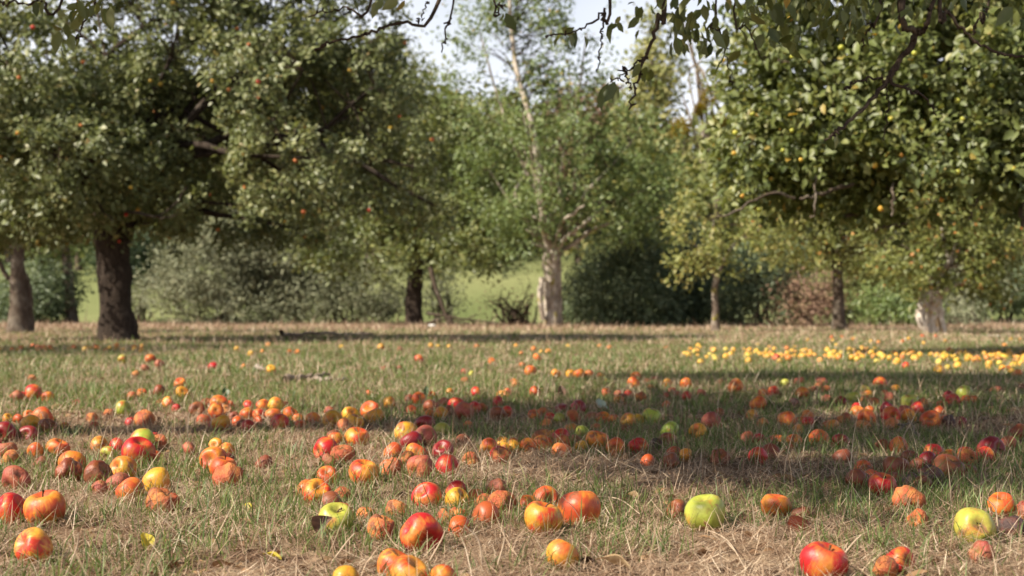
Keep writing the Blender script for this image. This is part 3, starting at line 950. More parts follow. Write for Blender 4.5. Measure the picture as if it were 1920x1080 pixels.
def sprays(C, O, rng, per, length, spread, L, W, droop=.2, near=False, tint_c=.45, tint_s=.16, accent=0.0, upright=.25):
    """leafy sprays: leaves set along a short shoot at every cluster"""
    n = len(C)
    D = unit(O*.8 + rng.normal(0, .55, (n, 3)) + np.array([0, 0, upright - droop]))
    ln = length*rng.uniform(.6, 1.3, n)
    N = n*per
    ci = np.repeat(np.arange(n), per)
    t = rng.random(N)
    P = C[ci] + D[ci]*((t-.4)*ln[ci])[:, None] + rng.normal(0, spread, (N, 3)); P[:, 2] -= droop*(t*ln[ci])**1.5*.5
    A = D[ci]*.45 + rng.normal(0, .6, (N, 3)) + np.array([0, 0, -droop*.9])
    Nn = O[ci]*.55 + np.array([-.38, -.24, .6]) + rng.normal(0, .48, (N, 3))
    l = L*rng.lognormal(0, .22, N); w = l*W*rng.uniform(.8, 1.2, N)
    V, F, k = leaf_geo(P, A, Nn, l, w, near)
    ctint = rng.normal(0, tint_s*.8, n)
    tint = np.clip(tint_c + ctint[ci] + rng.normal(0, tint_s, N), 0, .90)
    if accent: tint = np.where(rng.random(N) < accent*(1+2*(ctint[ci] > tint_s)), rng.uniform(.93, 1, N), tint)
    return V, F, np.repeat(tint, k)

def limb_net(top, blobs, C, B, rng, r0, share=.5, twig_r=.012):
    """limbs from the trunk head to every mass of foliage, then twigs to the sprays"""
    a, tw = Acc(), Acc()
    K = 9
    PP, RR = [], []
    for c, r in blobs:
        c = np.asarray(c, float); top = np.asarray(top, float)
        dv = c - top
        m1 = top + dv*.33 + np.array([0, 0, .16*np.linalg.norm(dv)]) + rng.normal(0, .08*np.linalg.norm(dv), 3)
        m2 = top + dv*.7 + np.array([0, 0, .08*np.linalg.norm(dv)]) + rng.normal(0, .07*np.linalg.norm(dv), 3)
        PP.append(curve([top, m1, m2, c + dv/np.linalg.norm(dv)*min(r)*.5], K, .02)); RR.append(np.linspace(r0, r0*.22, K)*rng.uniform(.75, 1.1))
    V, Q = tubes(np.array(PP), np.array(RR), 7, .25, 3); a.add(V, Q)
    sel = rng.random(len(C)) < share*.3
    Cs, Bs = C[sel], B[sel]
    if len(Cs):
        tP, tR = [], []
        for p, b in zip(Cs, Bs):
            line = PP[b]; cand = line[K//3:]
            s = cand[np.argmin(((cand-p)**2).sum(1) + rng.uniform(0, .3, len(cand)))]
            d = p - s
            m = s + d*.5 + np.array([0, 0, .12*np.linalg.norm(d)]) + rng.normal(0, .07*np.linalg.norm(d)+1e-4, 3)
            tP.append(curve([s, m, p], 5)); tR.append(np.linspace(twig_r, twig_r*.3, 5)*(.7+.5*np.linalg.norm(d)))
        V, Q = tubes(np.array(tP), np.array(tR), 4); tw.add(V, Q)
    return a, tw

def trunk_acc(pts, radii, seed=0, flare=1.5, S=20, n=26, wob=.28):
    P = curve(pts, n); t = np.linspace(0, 1, n)
    R = np.interp(t, np.linspace(0, 1, len(radii)), radii); R = R*(1 + (flare-1)*np.exp(-t*n/2.4))
    V, Q = tubes(P[None], R[None], S, wob, seed)
    a = Acc(); a.add(V, Q); return a, P

def px_blob(px, py, d, rx, ry, rd):
    return (at(px, py, d), (rx/F_PX*d, rd, ry/F_PX*d))

def tree(name, base, trunk_pts, radii, blobs, label, cat="tree", group=None, seed=0, mat='apple_leaf', bark='bark', per=26, dens=9, L=.07, W=.55,
         near=False, length=.38, spread=.07, droop=.2, gap=.36, gap_f=1.0, limb_r=.07, twig_share=.35, twig_r=.012, flare=1.5, fruit=None, accent=0., shell=.45,
         tint_c=.45, tint_s=.15, extra=None, prune=None, upright=.25, twig_mat='twig', wob=.28):
    rng = np.random.default_rng(1000+seed)
    b = np.array([base[0], base[1], gz1(base[0], base[1])])
    o = empty(name, b); tag(o, label, cat, group)
    C, O, B = blob_clusters(blobs, rng, dens*4.2, shell, gap, gap_f, seed)
    if prune is not None:
        k = prune(C); C, O, B = C[k], O[k], B[k]
    ta, tp = trunk_acc([np.asarray(p, float) for p in trunk_pts], radii, seed, flare, wob=wob)
    top = np.asarray(trunk_pts[-1], float)
    la, tw = limb_net(top - (0, 0, radii[-1]*.6), blobs, C, B, rng, limb_r, twig_share, twig_r)
    ta.add(np.concatenate(la.V), np.concatenate(la.F))
    if extra:
        for pts, r0, r1 in extra:
            V, Q = tubes(curve(pts, 14, .01, rng)[None], np.linspace(r0, r1, 14)[None], 8, .3, seed); ta.add(V, Q)
    for a in (ta, tw):
        a.V = [v - b for v in a.V]
    link("trunk", ta.mesh("trunk", M[bark], True), o)
    if tw.n: link("twigs", tw.mesh("twigs", M[twig_mat], True), o)
    V, F, t = sprays(C, O, rng, per, length, spread, L, W, droop, near, tint_c, tint_s, accent, upright)
    link("crown", np_mesh("crown", V - b, F, M[mat], t), o)
    if fruit:
        n, kinds, rad, test = fruit
        cam_d = unit(np.array([0, 0, CAM_H]) - C); cnt = 0
        cell = np.round(np.stack([C[:, 0]/C[:, 1]*F_PX, (C[:, 2]-CAM_H)/C[:, 1]*F_PX], 1)/34).astype(int)
        front = {}
        for i in np.argsort(C[:, 1]): front.setdefault(tuple(cell[i]), i)
        idx = rng.permutation(list(front.values()))
        for i in idx:
            if cnt >= n: break
            if not (-40 < 960+C[i][0]/C[i][1]*F_PX < 1960 and C[i][2] < CAM_H + HORIZON/F_PX*C[i][1]): continue
            if test is not None and not test(C[i]): continue
            p = C[i] + cam_d[i]*.24 + rng.normal(0, .05, 3) - (0, 0, .04); k = kinds[cnt % len(kinds)]
            f = link("hanging_apple", apple_mesh([0, 1, 3, 4][cnt % 4], k, False), o, p - b)
            s = rad*rng.uniform(.85, 1.15); f.scale = (s, s, s); f.rotation_euler = (rng.normal(0, .4), rng.normal(0, .4), rng.uniform(0, 6))
            f.color = (*np.clip(np.array(FRUIT[k])*rng.uniform(.85, 1.15), 0, .8), 1); cnt += 1
    return o
FRUIT = {'y': (.46, .32, .04), 'g': (.36, .38, .05), 'o': (.55, .22, .05), 'r': (.45, .12, .04)}
GRP = "old fruit trees of the orchard"

# 1 the big dark trunked apple tree at the left
d = 20.5; bx = (220-960)/F_PX*d
D_ = lambda px, py, dd=d: at(px, py, dd)
bl = [(40, 130, 19.5, 180, 150, 1.7), (110, 300, 19.2, 180, 95, 1.6), (330, 50, 20.5, 170, 150, 1.8), (330, 240, 20.8, 150, 130, 1.6), (520, 170, 19.5, 150, 130, 1.6),
      (560, 310, 19.0, 140, 95, 1.5), (650, 190, 20.2, 120, 150, 1.5), (640, 40, 20.8, 110, 110, 1.4), (735, 320, 19.6, 95, 85, 1.2), (800, 390, 19.8, 60, 45, .7),
      (430, 390, 20.6, 190, 55, 1.8), (150, 400, 20.6, 170, 48, 1.8), (-120, 230, 20.5, 160, 200, 1.8), (300, -130, 20.8, 330, 120, 2.2), (560, 430, 21.4, 110, 26, 1.2),
      (330, 200, 22.6, 330, 230, 1.2), (600, 250, 22.4, 170, 170, 1.0), (20, 420, 21.4, 120, 40, 1.2)]
tree("apple_tree", (bx, d), [D_(222, 648), D_(216, 560), D_(213, 480), D_(212, 400)], [.25, .235, .24, .27], [px_blob(*q) for q in bl],
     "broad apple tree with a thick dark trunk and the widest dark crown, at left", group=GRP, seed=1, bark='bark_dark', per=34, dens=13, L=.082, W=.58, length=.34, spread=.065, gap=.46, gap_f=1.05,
     limb_r=.085, flare=1.3, twig_share=.30, fruit=(50, ['o', 'y', 'o', 'y', 'o', 'r'], .029, None), wob=.35, tint_c=.52, accent=.006,
     extra=[([D_(235, 395, 19.2), D_(262, 400, 18.6), D_(295, 407, 18.4), D_(325, 385, 18.3), D_(350, 350, 18.2)], .022, .008), ([D_(295, 407, 18.4), D_(315, 407, 18.3), D_(333, 402, 18.3)], .014, .007),
            ([D_(180, 370, 19), D_(192, 395, 18.8), D_(214, 412, 18.6)], .018, .008), ([D_(224, 632), D_(246, 640), D_(272, 647)], .13, .03), ([D_(208, 634), D_(188, 642), D_(165, 648)], .10, .03)])
# 2 pale trunk at the left edge, dark one beside it, thin leaning one behind
d = 28.8; D_ = lambda px, py, dd=d: at(px, py, dd)
tree("apple_tree", ((37-960)/F_PX*d, d), [D_(37, 630), D_(35, 560), D_(33, 500), D_(34, 440)], [.2, .17, .14, .14], [px_blob(*q) for q in [(30, 380, 29, 110, 60, 1.5), (-70, 330, 29, 110, 100, 1.6), (120, 400, 29.5, 90, 50, 1.2), (30, 250, 29, 160, 110, 1.8)]],
     "apple tree with a weathered grey brown trunk at the far left edge", group=GRP, seed=2, bark='bark', per=22, dens=5, L=.09, gap=.38, flare=1.5, mat='fresh_leaf',
     extra=[([D_(50, 628, 29), D_(52, 570, 29), D_(47, 530, 29), D_(36, 500, 28.9)], .13, .09), ([D_(34, 540), D_(12, 515), D_(-6, 480)], .06, .04)])
d = 50; D_ = lambda px, py, dd=d: at(px, py, dd)
tree("slim_tree", ((132-960)/F_PX*d, d), [D_(134, 612), D_(131, 560), D_(126, 500), D_(120, 440)], [.22, .19, .17, .12], [px_blob(*q) for q in [(110, 420, 50, 90, 60, 2), (150, 340, 50, 110, 90, 2.2), (60, 350, 50, 90, 80, 2)]],
     "slim leaning grey trunked tree standing behind and between the two left trees", group=GRP, seed=3, per=16, dens=2.6, L=.13, gap=.38, mat='pear_leaf', length=.5, spread=.12, twig_share=.2, flare=1.25,
     extra=[([D_(134, 570), D_(140, 568), D_(150, 566)], .05, .03)])
# 4 dark trunk left of the centre
d = 43; D_ = lambda px, py, dd=d: at(px, py, dd)
bl = [(700, 470, 43, 150, 50, 2.2), (860, 470, 42.5, 110, 48, 2.0), (650, 400, 43, 130, 90, 2.2), (800, 390, 43.5, 140, 85, 2.2), (760, 260, 43, 120, 100, 2.2), (850, 300, 43.5, 90, 110, 2), (740, 150, 44, 90, 90, 1.8), (930, 440, 42.5, 60, 60, 1.2)]
tree("apple_tree", ((777-960)/F_PX*d, d), [D_(777, 618), D_(776, 560), D_(780, 510), D_(786, 450)], [.26, .25, .22, .24], [px_blob(*q) for q in bl],
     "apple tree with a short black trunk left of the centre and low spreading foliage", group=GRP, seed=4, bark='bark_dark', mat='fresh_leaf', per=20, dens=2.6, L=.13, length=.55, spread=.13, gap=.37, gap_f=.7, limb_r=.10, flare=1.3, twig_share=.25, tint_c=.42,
     extra=[([D_(806, 500, 42.6), D_(815, 540, 42.4), D_(828, 575, 42.2), D_(836, 592, 42)], .06, .045)])
# 5 the pollarded pear with the tall airy top
d = 39.5; D_ = lambda px, py, dd=d: at(px, py, dd)
bl = [(1000, 400, 39.5, 95, 55, 1.8), (1110, 400, 39.3, 110, 60, 1.8), (940, 350, 39.5, 95, 80, 1.7), (1200, 370, 39.5, 95, 70, 1.6), (1060, 290, 39, 130, 100, 1.9), (1180, 270, 39.5, 95, 80, 1.6), (930, 250, 40, 90, 80, 1.6),
      (1000, 460, 39.0, 60, 40, .9), (1240, 410, 39.5, 60, 50, 1.1), (1130, 340, 40, 140, 80, 1.8), (1005, 320, 37.6, 50, 60, .7), (985, 230, 37.7, 45, 45, .7), (1090, 395, 37.6, 50, 35, .7)]
top = [(940, 140, 39.5, 110, 90, 1.6), (1040, 110, 39.5, 120, 90, 1.7), (1010, 15, 39.5, 130, 80, 1.6), (1100, 190, 39.5, 90, 60, 1.4), (900, 60, 39.5, 80, 70, 1.2), (1150, 150, 39.5, 70, 60, 1.1), (880, 170, 39.5, 70, 50, 1.1), (980, -60, 39.5, 120, 60, 1.4), (1090, 40, 39.5, 70, 60, 1.1)]
o5 = tree("pear_tree", ((1032-960)/F_PX*d, d), [D_(1034, 620), D_(1032, 560), D_(1032, 510), D_(1036, 470)], [.21, .20, .22, .26], [px_blob(*q) for q in bl],
     "pollarded pear tree in the centre with a pale split trunk and a tall airy top", group=GRP, seed=5, mat='pear_leaf', bark='bark_cream', per=20, dens=3.0, L=.115, W=.5, length=.5, spread=.12, gap=.37, gap_f=.8, limb_r=.075, flare=1.35, twig_share=.35, wob=.4,
     extra=[([D_(1034, 480), D_(1018, 410, 39), D_(1008, 300, 38.5), D_(995, 220, 38.4), D_(968, 130, 38.9), D_(958, 40, 39.2), D_(955, -40)], .13, .035), ([D_(1040, 475), D_(1062, 445, 39), D_(1095, 420, 38.5), D_(1130, 390, 38.8)], .075, .035),
            ([D_(1028, 480), D_(1012, 440), D_(995, 420)], .06, .03), ([D_(1034, 470), D_(1036, 420), D_(1050, 370)], .05, .02), ([D_(1038, 470), D_(1052, 425), D_(1058, 380)], .05, .02), ([D_(1030, 480), D_(1000, 440), D_(985, 430)], .05, .02),
            ([D_(1062, 240), D_(1070, 200), D_(1066, 120)], .04, .02), ([D_(1008, 300), D_(1060, 250), D_(1085, 170), D_(1100, 60)], .05, .02), ([D_(1015, 380), D_(960, 260), D_(930, 170), D_(900, 60)], .05, .02),
            ([D_(1018, 520, 39.2), D_(1012, 560, 39.2), D_(1020, 600, 39.2)], .08, .07), ([D_(1048, 615, 39.7), D_(1046, 560, 39.7), D_(1044, 500, 39.6)], .12, .13)])
rng5 = np.random.default_rng(55); b5 = np.array(o5.location)
C, O, B = blob_clusters([px_blob(*q) for q in top], rng5, 12, .15, .47, 1.0, 56)
V, F, t = sprays(C, O, rng5, 15, .6, .09, .125, .5, .15, False, .42, .15, .03, .5)
link("airy_top", np_mesh("airy_top", V - b5, F, M['pear_leaf'], t), o5)
sel = rng5.random(len(C)) < .16
tP = [curve([D_(np.interp(p[2], [3, 9], [1010, 958])+rng5.normal(0, 8), 588-(max(p[2]-.9, 2.5)-.4)/d*F_PX), (p + D_(1000, 588-(p[2]-.6-.4)/d*F_PX))/2 + rng5.normal(0, .3, 3), p], 6) for p in C[sel]]
V, Q = tubes(np.array(tP), np.tile(np.linspace(.016, .005, 6), (len(tP), 1)), 4)
a = Acc(); a.add(V - b5, Q); link("upper_twigs", a.mesh("upper_twigs", M['twig'], True), o5)
# 6-8 the small trees at the right
d = 31; D_ = lambda px, py, dd=d: at(px, py, dd)
bl = [(1300, 470, 31, 70, 45, 1.1), (1390, 450, 31, 80, 60, 1.2), (1340, 400, 31.2, 100, 60, 1.3), (1440, 420, 31, 60, 50, 1), (1330, 500, 31, 70, 24, .8)]
tree("apple_tree", ((1341-960)/F_PX*d, d), [D_(1342, 625), D_(1341, 580), D_(1340, 545), D_(1344, 520)], [.085, .075, .06, .07], [px_blob(*q) for q in bl],
     "young thin trunked apple tree with sparse yellow green leaves right of the centre", group=GRP, seed=6, mat='yellow_leaf', bark='bark_pale', per=16, dens=5.5, L=.095, length=.4, spread=.09, gap=.42, gap_f=1.2, limb_r=.035, flare=1.5, twig_share=.5)
d = 33; D_ = lambda px, py, dd=d: at(px, py, dd)
bl = [(1500, 440, 33, 90, 60, 1.4), (1590, 410, 33, 90, 70, 1.5), (1650, 470, 33, 80, 60, 1.3), (1520, 350, 33, 110, 70, 1.5), (1620, 330, 33.2, 110, 70, 1.6), (1560, 480, 33, 90, 35, 1.1), (1450, 380, 33, 70, 50, 1.1)]
tree("apple_tree", ((1573-960)/F_PX*d, d), [D_(1574, 624), D_(1572, 570), D_(1571, 520), D_(1570, 495)], [.15, .135, .12, .13], [px_blob(*q) for q in bl],
     "apple tree with a straight grey trunk forking low under thin yellowing foliage", group=GRP, seed=7, mat='yellow_leaf', per=18, dens=5.4, L=.10, length=.42, spread=.10, gap=.43, gap_f=1.1, limb_r=.05, flare=1.5, twig_share=.5, tint_c=.42, accent=.012,
     extra=[([D_(1571, 505), D_(1550, 490), D_(1535, 478)], .06, .04), ([D_(1571, 500), D_(1575, 440), D_(1572, 390)], .09, .05), ([D_(1572, 480), D_(1590, 468), D_(1605, 460)], .05, .03)])
d = 28; D_ = lambda px, py, dd=d: at(px, py, dd)
bl = [(1690, 470, 28, 70, 70, 1.1), (1790, 470, 28, 100, 75, 1.3), (1740, 520, 27.8, 95, 40, 1.1), (1750, 400, 28.2, 130, 80, 1.4), (1860, 500, 28, 60, 60, 1.0), (1830, 400, 28.2, 90, 70, 1.2), (1850, 545, 28, 40, 25, .7)]
tree("apple_tree", ((1746-960)/F_PX*d, d), [D_(1750, 632), D_(1749, 600), D_(1747, 570), D_(1750, 545)], [.13, .13, .15, .20], [px_blob(*q) for q in bl],
     "bushy apple tree on a short pale split trunk at right with reddening leaf tips", group=GRP, seed=8, mat='yellow_leaf', bark='bark_white', per=24, dens=7.5, L=.09, length=.36, spread=.085, gap=.39, gap_f=1.2, limb_r=.06, flare=1.3, twig_share=.35, tint_c=.30, accent=.02, wob=.5,
     extra=[([D_(1738, 632, 27.8), D_(1728, 600, 27.75), D_(1728, 575, 27.8), D_(1742, 548, 27.9)], .085, .11), ([D_(1768, 628, 27.9), D_(1766, 600, 27.9), D_(1760, 575, 27.9), D_(1752, 550, 28)], .06, .09)])
# 9 the big apple tree at the right edge, trunk just outside
d = 13.2; D_ = lambda px, py, dd=d: at(px, py, dd)
bl = [(1480, 130, 13.2, 130, 110, 1.1), (1460, 270, 13, 110, 100, 1.0), (1600, 200, 12.6, 150, 130, 1.2), (1560, 330, 12.8, 140, 60, 1.0), (1720, 130, 12.8, 170, 150, 1.3), (1740, 290, 12.4, 150, 75, 1.1), (1860, 220, 12.6, 140, 150, 1.3),
      (1700, -60, 13, 340, 120, 1.8), (1880, 340, 12.6, 110, 50, .9), (2050, 150, 13.2, 200, 220, 1.8), (1420, 350, 13, 60, 38, .6), (1640, 385, 13.2, 110, 28, .9), (1700, 120, 14.5, 300, 200, .8), (2200, 200, 13.4, 200, 220, 1.6), (2050, 330, 13.6, 200, 60, 1.4), (1490, 390, 13.3, 60, 22, .4)]
tree("apple_tree", ((2010-960)/F_PX*d, d), [D_(2012, 668), D_(2008, 560), D_(2000, 460), D_(1990, 350)], [.24, .21, .2, .22], [px_blob(*q) for q in bl],
     "apple tree with glossy green foliage and yellow fruit filling the upper right", group=GRP, seed=9, mat='fresh_leaf', per=28, dens=24, L=.076, W=.6, near=True, length=.32, spread=.06, gap=.43, gap_f=1.4,
     limb_r=.05, flare=1.6, twig_share=.12, twig_r=.006, tint_c=.43, tint_s=.17, accent=.010, fruit=(42, ['g', 'y', 'g', 'g', 'g', 'y'], .023, lambda p: 1340 < 960+p[0]/p[1]*F_PX < 1930),
     extra=[([D_(1916, 330, 12.2), D_(1914, 380, 12.1), D_(1918, 425, 12.1)], .035, .02), ([D_(1490, 372, 12.3), D_(1440, 365, 12.2), D_(1380, 395, 12.1), D_(1335, 410, 12.1)], .014, .006), ([D_(1675, 345, 12.2), D_(1674, 375, 12.1), D_(1672, 405, 12.1)], .012, .009),
            ([D_(1600, 345, 12.4), D_(1545, 362, 12.3), D_(1500, 372, 12.3)], .018, .012), ([D_(1660, 372, 13), D_(1630, 392, 13), D_(1585, 406, 13)], .03, .018), ([D_(1835, 365, 12.1), D_(1822, 395, 12), D_(1818, 412, 12)], .010, .007),
            ([D_(1530, 330, 12.3), D_(1527, 390, 12.2), D_(1520, 408, 12.2)], .010, .006), ([D_(1700, 420, 12.6), D_(1655, 425, 12.5), D_(1640, 436, 12.5)], .010, .006)])
# tree out of the frame at the left whose shade lies over the far grass
tree("apple_tree", (-9.2, 13.6), [(-9.2, 13.6, -.05), (-9.25, 13.6, .8), (-9.2, 13.6, 1.7)], [.24, .21, .24], [((-9.6, 13.2, 2.7), (1.9, 1.7, .9)), ((-7.8, 13.6, 2.9), (1.4, 1.6, .9)), ((-9, 14.6, 3.6), (2.2, 1.4, .9)), ((-10.6, 12.8, 3.0), (1.6, 1.6, .9))],
     "apple tree standing beyond the left edge, only its shade reaching the far grass", group=GRP, seed=10, per=18, dens=5, L=.1, length=.4, spread=.09, gap=.36, prune=lambda C: C[:, 0] < -C[:, 1]*.36-.35)

# 10 the near tree overhead: dark twigs hang into the picture from above
rngn = np.random.default_rng(77)
bx, by = -2.6, 4.05; b = np.array([bx, by, gz1(bx, by)])
near_t = empty("apple_tree", b)
tag(near_t, "nearest apple tree, its dark shaded twigs and leaves hanging in from the top", "tree", GRP)
ta, tp = trunk_acc([(bx, by, -.06), (bx-.03, by, .7), (bx+.02, by+.05, 1.4), (bx+.15, by+.1, 1.85)], [.2, .18, .17, .19], 12, 1.7)
bl = [((-2.3, 5.2, 2.6), (.8, .7, .45)), ((-1.6, 6.4, 2.75), (1.0, .9, .5)), ((-.5, 6.3, 2.75), (1.1, .9, .5)), ((.7, 6.4, 2.8), (1.1, .9, .5)), ((1.9, 6.4, 2.85), (1.1, 1.0, .5)), ((-1.6, 7.5, 3.0), (1.0, .8, .5)), ((-.6, 7.7, 3.05), (1.1, .8, .5)), ((.7, 7.6, 3.1), (1.1, .8, .5)), ((2.0, 7.5, 3.1), (1.1, .8, .5)),
      ((-1.3, 5.0, 2.55), (.9, .8, .4)), ((-.2, 4.9, 2.55), (1.0, .8, .4)), ((.9, 5.0, 2.6), (1.0, .8, .4)), ((1.9, 5.2, 2.7), (.9, .8, .4)), ((-1.5, 3.9, 2.4), (.8, .6, .4)), ((-.6, 3.9, 2.4), (1.0, .7, .4)), ((.4, 3.9, 2.4), (1.0, .7, .4)), ((-1.2, 3.0, 2.25), (.8, .5, .35)), ((-.3, 3.0, 2.25), (.9, .5, .35)), ((-.2, 2.2, 2.2), (.6, .3, .25)), ((-1.75, 4.3, 2.45), (.65, .6, .4)), ((-1.7, 3.6, 2.35), (.65, .5, .4)), ((-1.6, 3.0, 2.3), (.65, .45, .35)), ((-1.5, 2.5, 2.2), (.6, .35, .3)), ((-2.6, 4.9, 3.2), (.8, .7, .5)), ((.2, 7, 3.6), (1.8, 1.0, .5))]
bl = [((c[0], c[1]-.42, c[2]), r) for c, r in bl]
C, O, B = blob_clusters(bl, rngn, 58, .2, .39, 1.5, 71)
topf = lambda p: CAM_H + (HORIZON + 25)/F_PX*p[:, 1] + .12
k = C[:, 2] > topf(C); C, O, B = C[k], O[k], B[k]
la, tw = limb_net((bx+.15, by+.1, 1.85), bl, C, B, rngn, .06, .4, .007)
ta.add(np.concatenate(la.V), np.concatenate(la.F))
def hang(pts, r0, r1, up):
    """a hanging twig: photo points at a distance, led up to a limb overhead"""
    w = [at(px, py, dd) for px, py, dd in pts]
    w = [np.asarray(up, float)] + w
    P = curve(w, 7*len(w)); n = len(P)
    P[3:] += rngn.normal(0, .0035, (n-3, 3))
    V, Q = tubes(P[None], np.linspace(r0*.8, r1*.75, n)[None], 6, .5, 5); tw.add(V, Q)
    q = P[5:]
    # knobbly spurs
    m = max(3, int(n*.3)); idx = rngn.integers(0, len(q), m)
    sp = [curve([q[i], q[i] + rngn.normal(0, .0035, 3), q[i] + rngn.normal(0, .006, 3)], 3) for i in idx]
    V, Q = tubes(np.array(sp), np.tile([r1*.9, r1*1.1, r1*.8], (m, 1)), 4); tw.add(V, Q)
    return P
H4 = 4.3
hang([(1692, -30, 4.4), (1715, 62, 4.4), (1688, 112, 4.4), (1662, 155, 4.4), (1600, 222, 4.35), (1547, 262, 4.3)], .019, .0045, (1.5, 4.8, 2.55))
hang([(1752, -5, 4.4), (1716, 60, 4.4)], .008, .008, (1.6, 4.7, 2.45))
hang([(1668, 146, 4.4), (1705, 168, 4.4), (1740, 190, 4.45), (1757, 216, 4.45)], .008, .003, at(1690, 108, 4.4))
hang([(1662, 150, 4.4), (1620, 148, 4.4), (1582, 168, 4.35)], .006, .003, at(1680, 125, 4.4))
hang([(1664, 160, 4.4), (1663, 210, 4.4), (1658, 262, 4.4)], .003, .0018, at(1672, 140, 4.4))
hang([(1244, -15, 4.2), (1236, 32, 4.2), (1214, 100, 4.2), (1192, 158, 4.2), (1180, 206, 4.2)], .011, .003, (.4, 4.5, 2.4))
hang([(1206, 112, 4.2), (1180, 130, 4.2), (1146, 155, 4.15)], .005, .0025, at(1216, 95, 4.2))
hang([(1172, 132, 4.2), (1178, 150, 4.2), (1181, 170, 4.2)], .004, .0025, at(1172, 131, 4.2))
hang([(1142, -10, 4.2), (1130, 25, 4.2), (1080, 58, 4.2), (1026, 64, 4.2)], .007, .003, (.3, 4.4, 2.3))
hang([(1129, 40, 4.2), (1127, 80, 4.2), (1120, 128, 4.2)], .005, .0025, at(1134, 15, 4.2))
hang([(852, -10, 4.6), (840, 45, 4.6), (828, 95, 4.6)], .006, .0035, (-.1, 4.9, 2.4))
hang([(830, -12, 4.6), (742, 42, 4.6), (690, 62, 4.55), (620, 80, 4.5), (590, 95, 4.5)], .010, .004, (0, 4.9, 2.45))
hang([(800, 8, 4.6), (790, 30, 4.6), (784, 42, 4.6)], .004, .002, at(805, 4, 4.6))
hang([(700, -10, 4.5), (650, 14, 4.5), (580, 28, 4.5)], .006, .003, (-.3, 4.8, 2.3))
hang([(926, -10, 4.2), (936, 8, 4.2), (946, 11, 4.2)], .004, .0025, (-.05, 4.4, 2.2))
hang([(1344, -10, 4.3), (1350, 60, 4.3), (1362, 110, 4.3), (1372, 156, 4.3)], .005, .002, (.8, 4.6, 2.4))
hang([(1380, -10, 4.3), (1402, 50, 4.3), (1427, 112, 4.3)], .006, .002, (.85, 4.6, 2.4))
hang([(1764, -10, 4.4), (1778, 22, 4.4), (1818, 68, 4.4), (1870, 100, 4.4), (1940, 112, 4.4)], .008, .005, (1.5, 4.7, 2.4))
hang([(1854, -10, 4.4), (1840, 25, 4.4), (1822, 66, 4.4)], .006, .005, (1.7, 4.7, 2.4))
hang([(1648, -10, 4.4), (1632, 45, 4.4), (1618, 78, 4.4)], .006, .003, (1.3, 4.7, 2.4))
hang([(180, -15, 4.4), (168, 20, 4.4), (150, 62, 4.4), (140, 72, 4.4)], .006, .003, (-1.3, 4.8, 2.3))
hang([(120, -15, 4.4), (70, 2, 4.4), (10, 8, 4.4), (-40, 6, 4.4)], .006, .004, (-1.35, 4.8, 2.3))
for a in (ta, tw): a.V = [v - b for v in a.V]
link("trunk", ta.mesh("trunk", M['bark'], True), near_t)
link("twigs", tw.mesh("twigs", M['twig'], True), near_t)
V, F, t = sprays(C, O, rngn, 34, .34, .085, .060, .58, .25, True, .42, .17, .01)
# leaves hanging into view, in bunches given by where they hang
bun = [(1262, 10, 30, 30, 26), (1290, 40, 22, 30, 22), (1330, 30, 40, 40, 32), (1390, 20, 50, 35, 28), (1450, 10, 60, 40, 34), (1530, 0, 70, 40, 40), (1600, -10, 60, 30, 40), (1480, 55, 22, 30, 14), (1205, 12, 12, 24, 8), (1265, 72, 12, 14, 6), (1560, 45, 40, 30, 20),
       (110, 60, 26, 16, 5), (160, 15, 30, 26, 9), (185, 10, 16, 22, 8), (215, 5, 14, 16, 5), (90, 5, 40, 12, 8), (140, 70, 10, 8, 3), (946, 22, 4, 8, 2), (1076, 62, 26, 8, 6), (1152, 30, 8, 10, 4), (1310, 75, 14, 14, 5), (1355, 85, 10, 20, 5), (1205, 125, 12, 14, 5), (1690, 10, 60, 20, 14), (1790, -5, 60, 20, 14), (720, 0, 60, 8, 6), (1620, 25, 12, 26, 6), (1148, 152, 10, 5, 3), (1560, 250, 10, 8, 3), (1820, 10, 20, 20, 6), (1885, 20, 20, 20, 8)]
P = []
for px, py, sx, sy, n in bun:
    for _ in range(n):
        P.append(at(px + rngn.normal(0, sx*.7), py + rngn.normal(0, sy*.7), 4.35 + rngn.normal(0, .16)))
P = np.array(P); n = len(P)
A = rngn.normal(0, .45, (n, 3)) + np.array([-.1, 0, -.9]); Nn = rngn.normal(0, .7, (n, 3)) + np.array([0, -.2, .35])
l = .046*rngn.lognormal(0, .25, n)
V2, F2, k2 = leaf_geo(P, A, Nn, l, l*.52, True)
V = np.vstack([V, V2]); F = np.vstack([F, F2 + (len(V)-len(V2))]); t = np.concatenate([t, np.repeat(np.clip(rngn.normal(.4, .2, n), 0, 1), k2)])
link("crown", np_mesh("crown", V - b, F, M['fresh_leaf'], t), near_t)

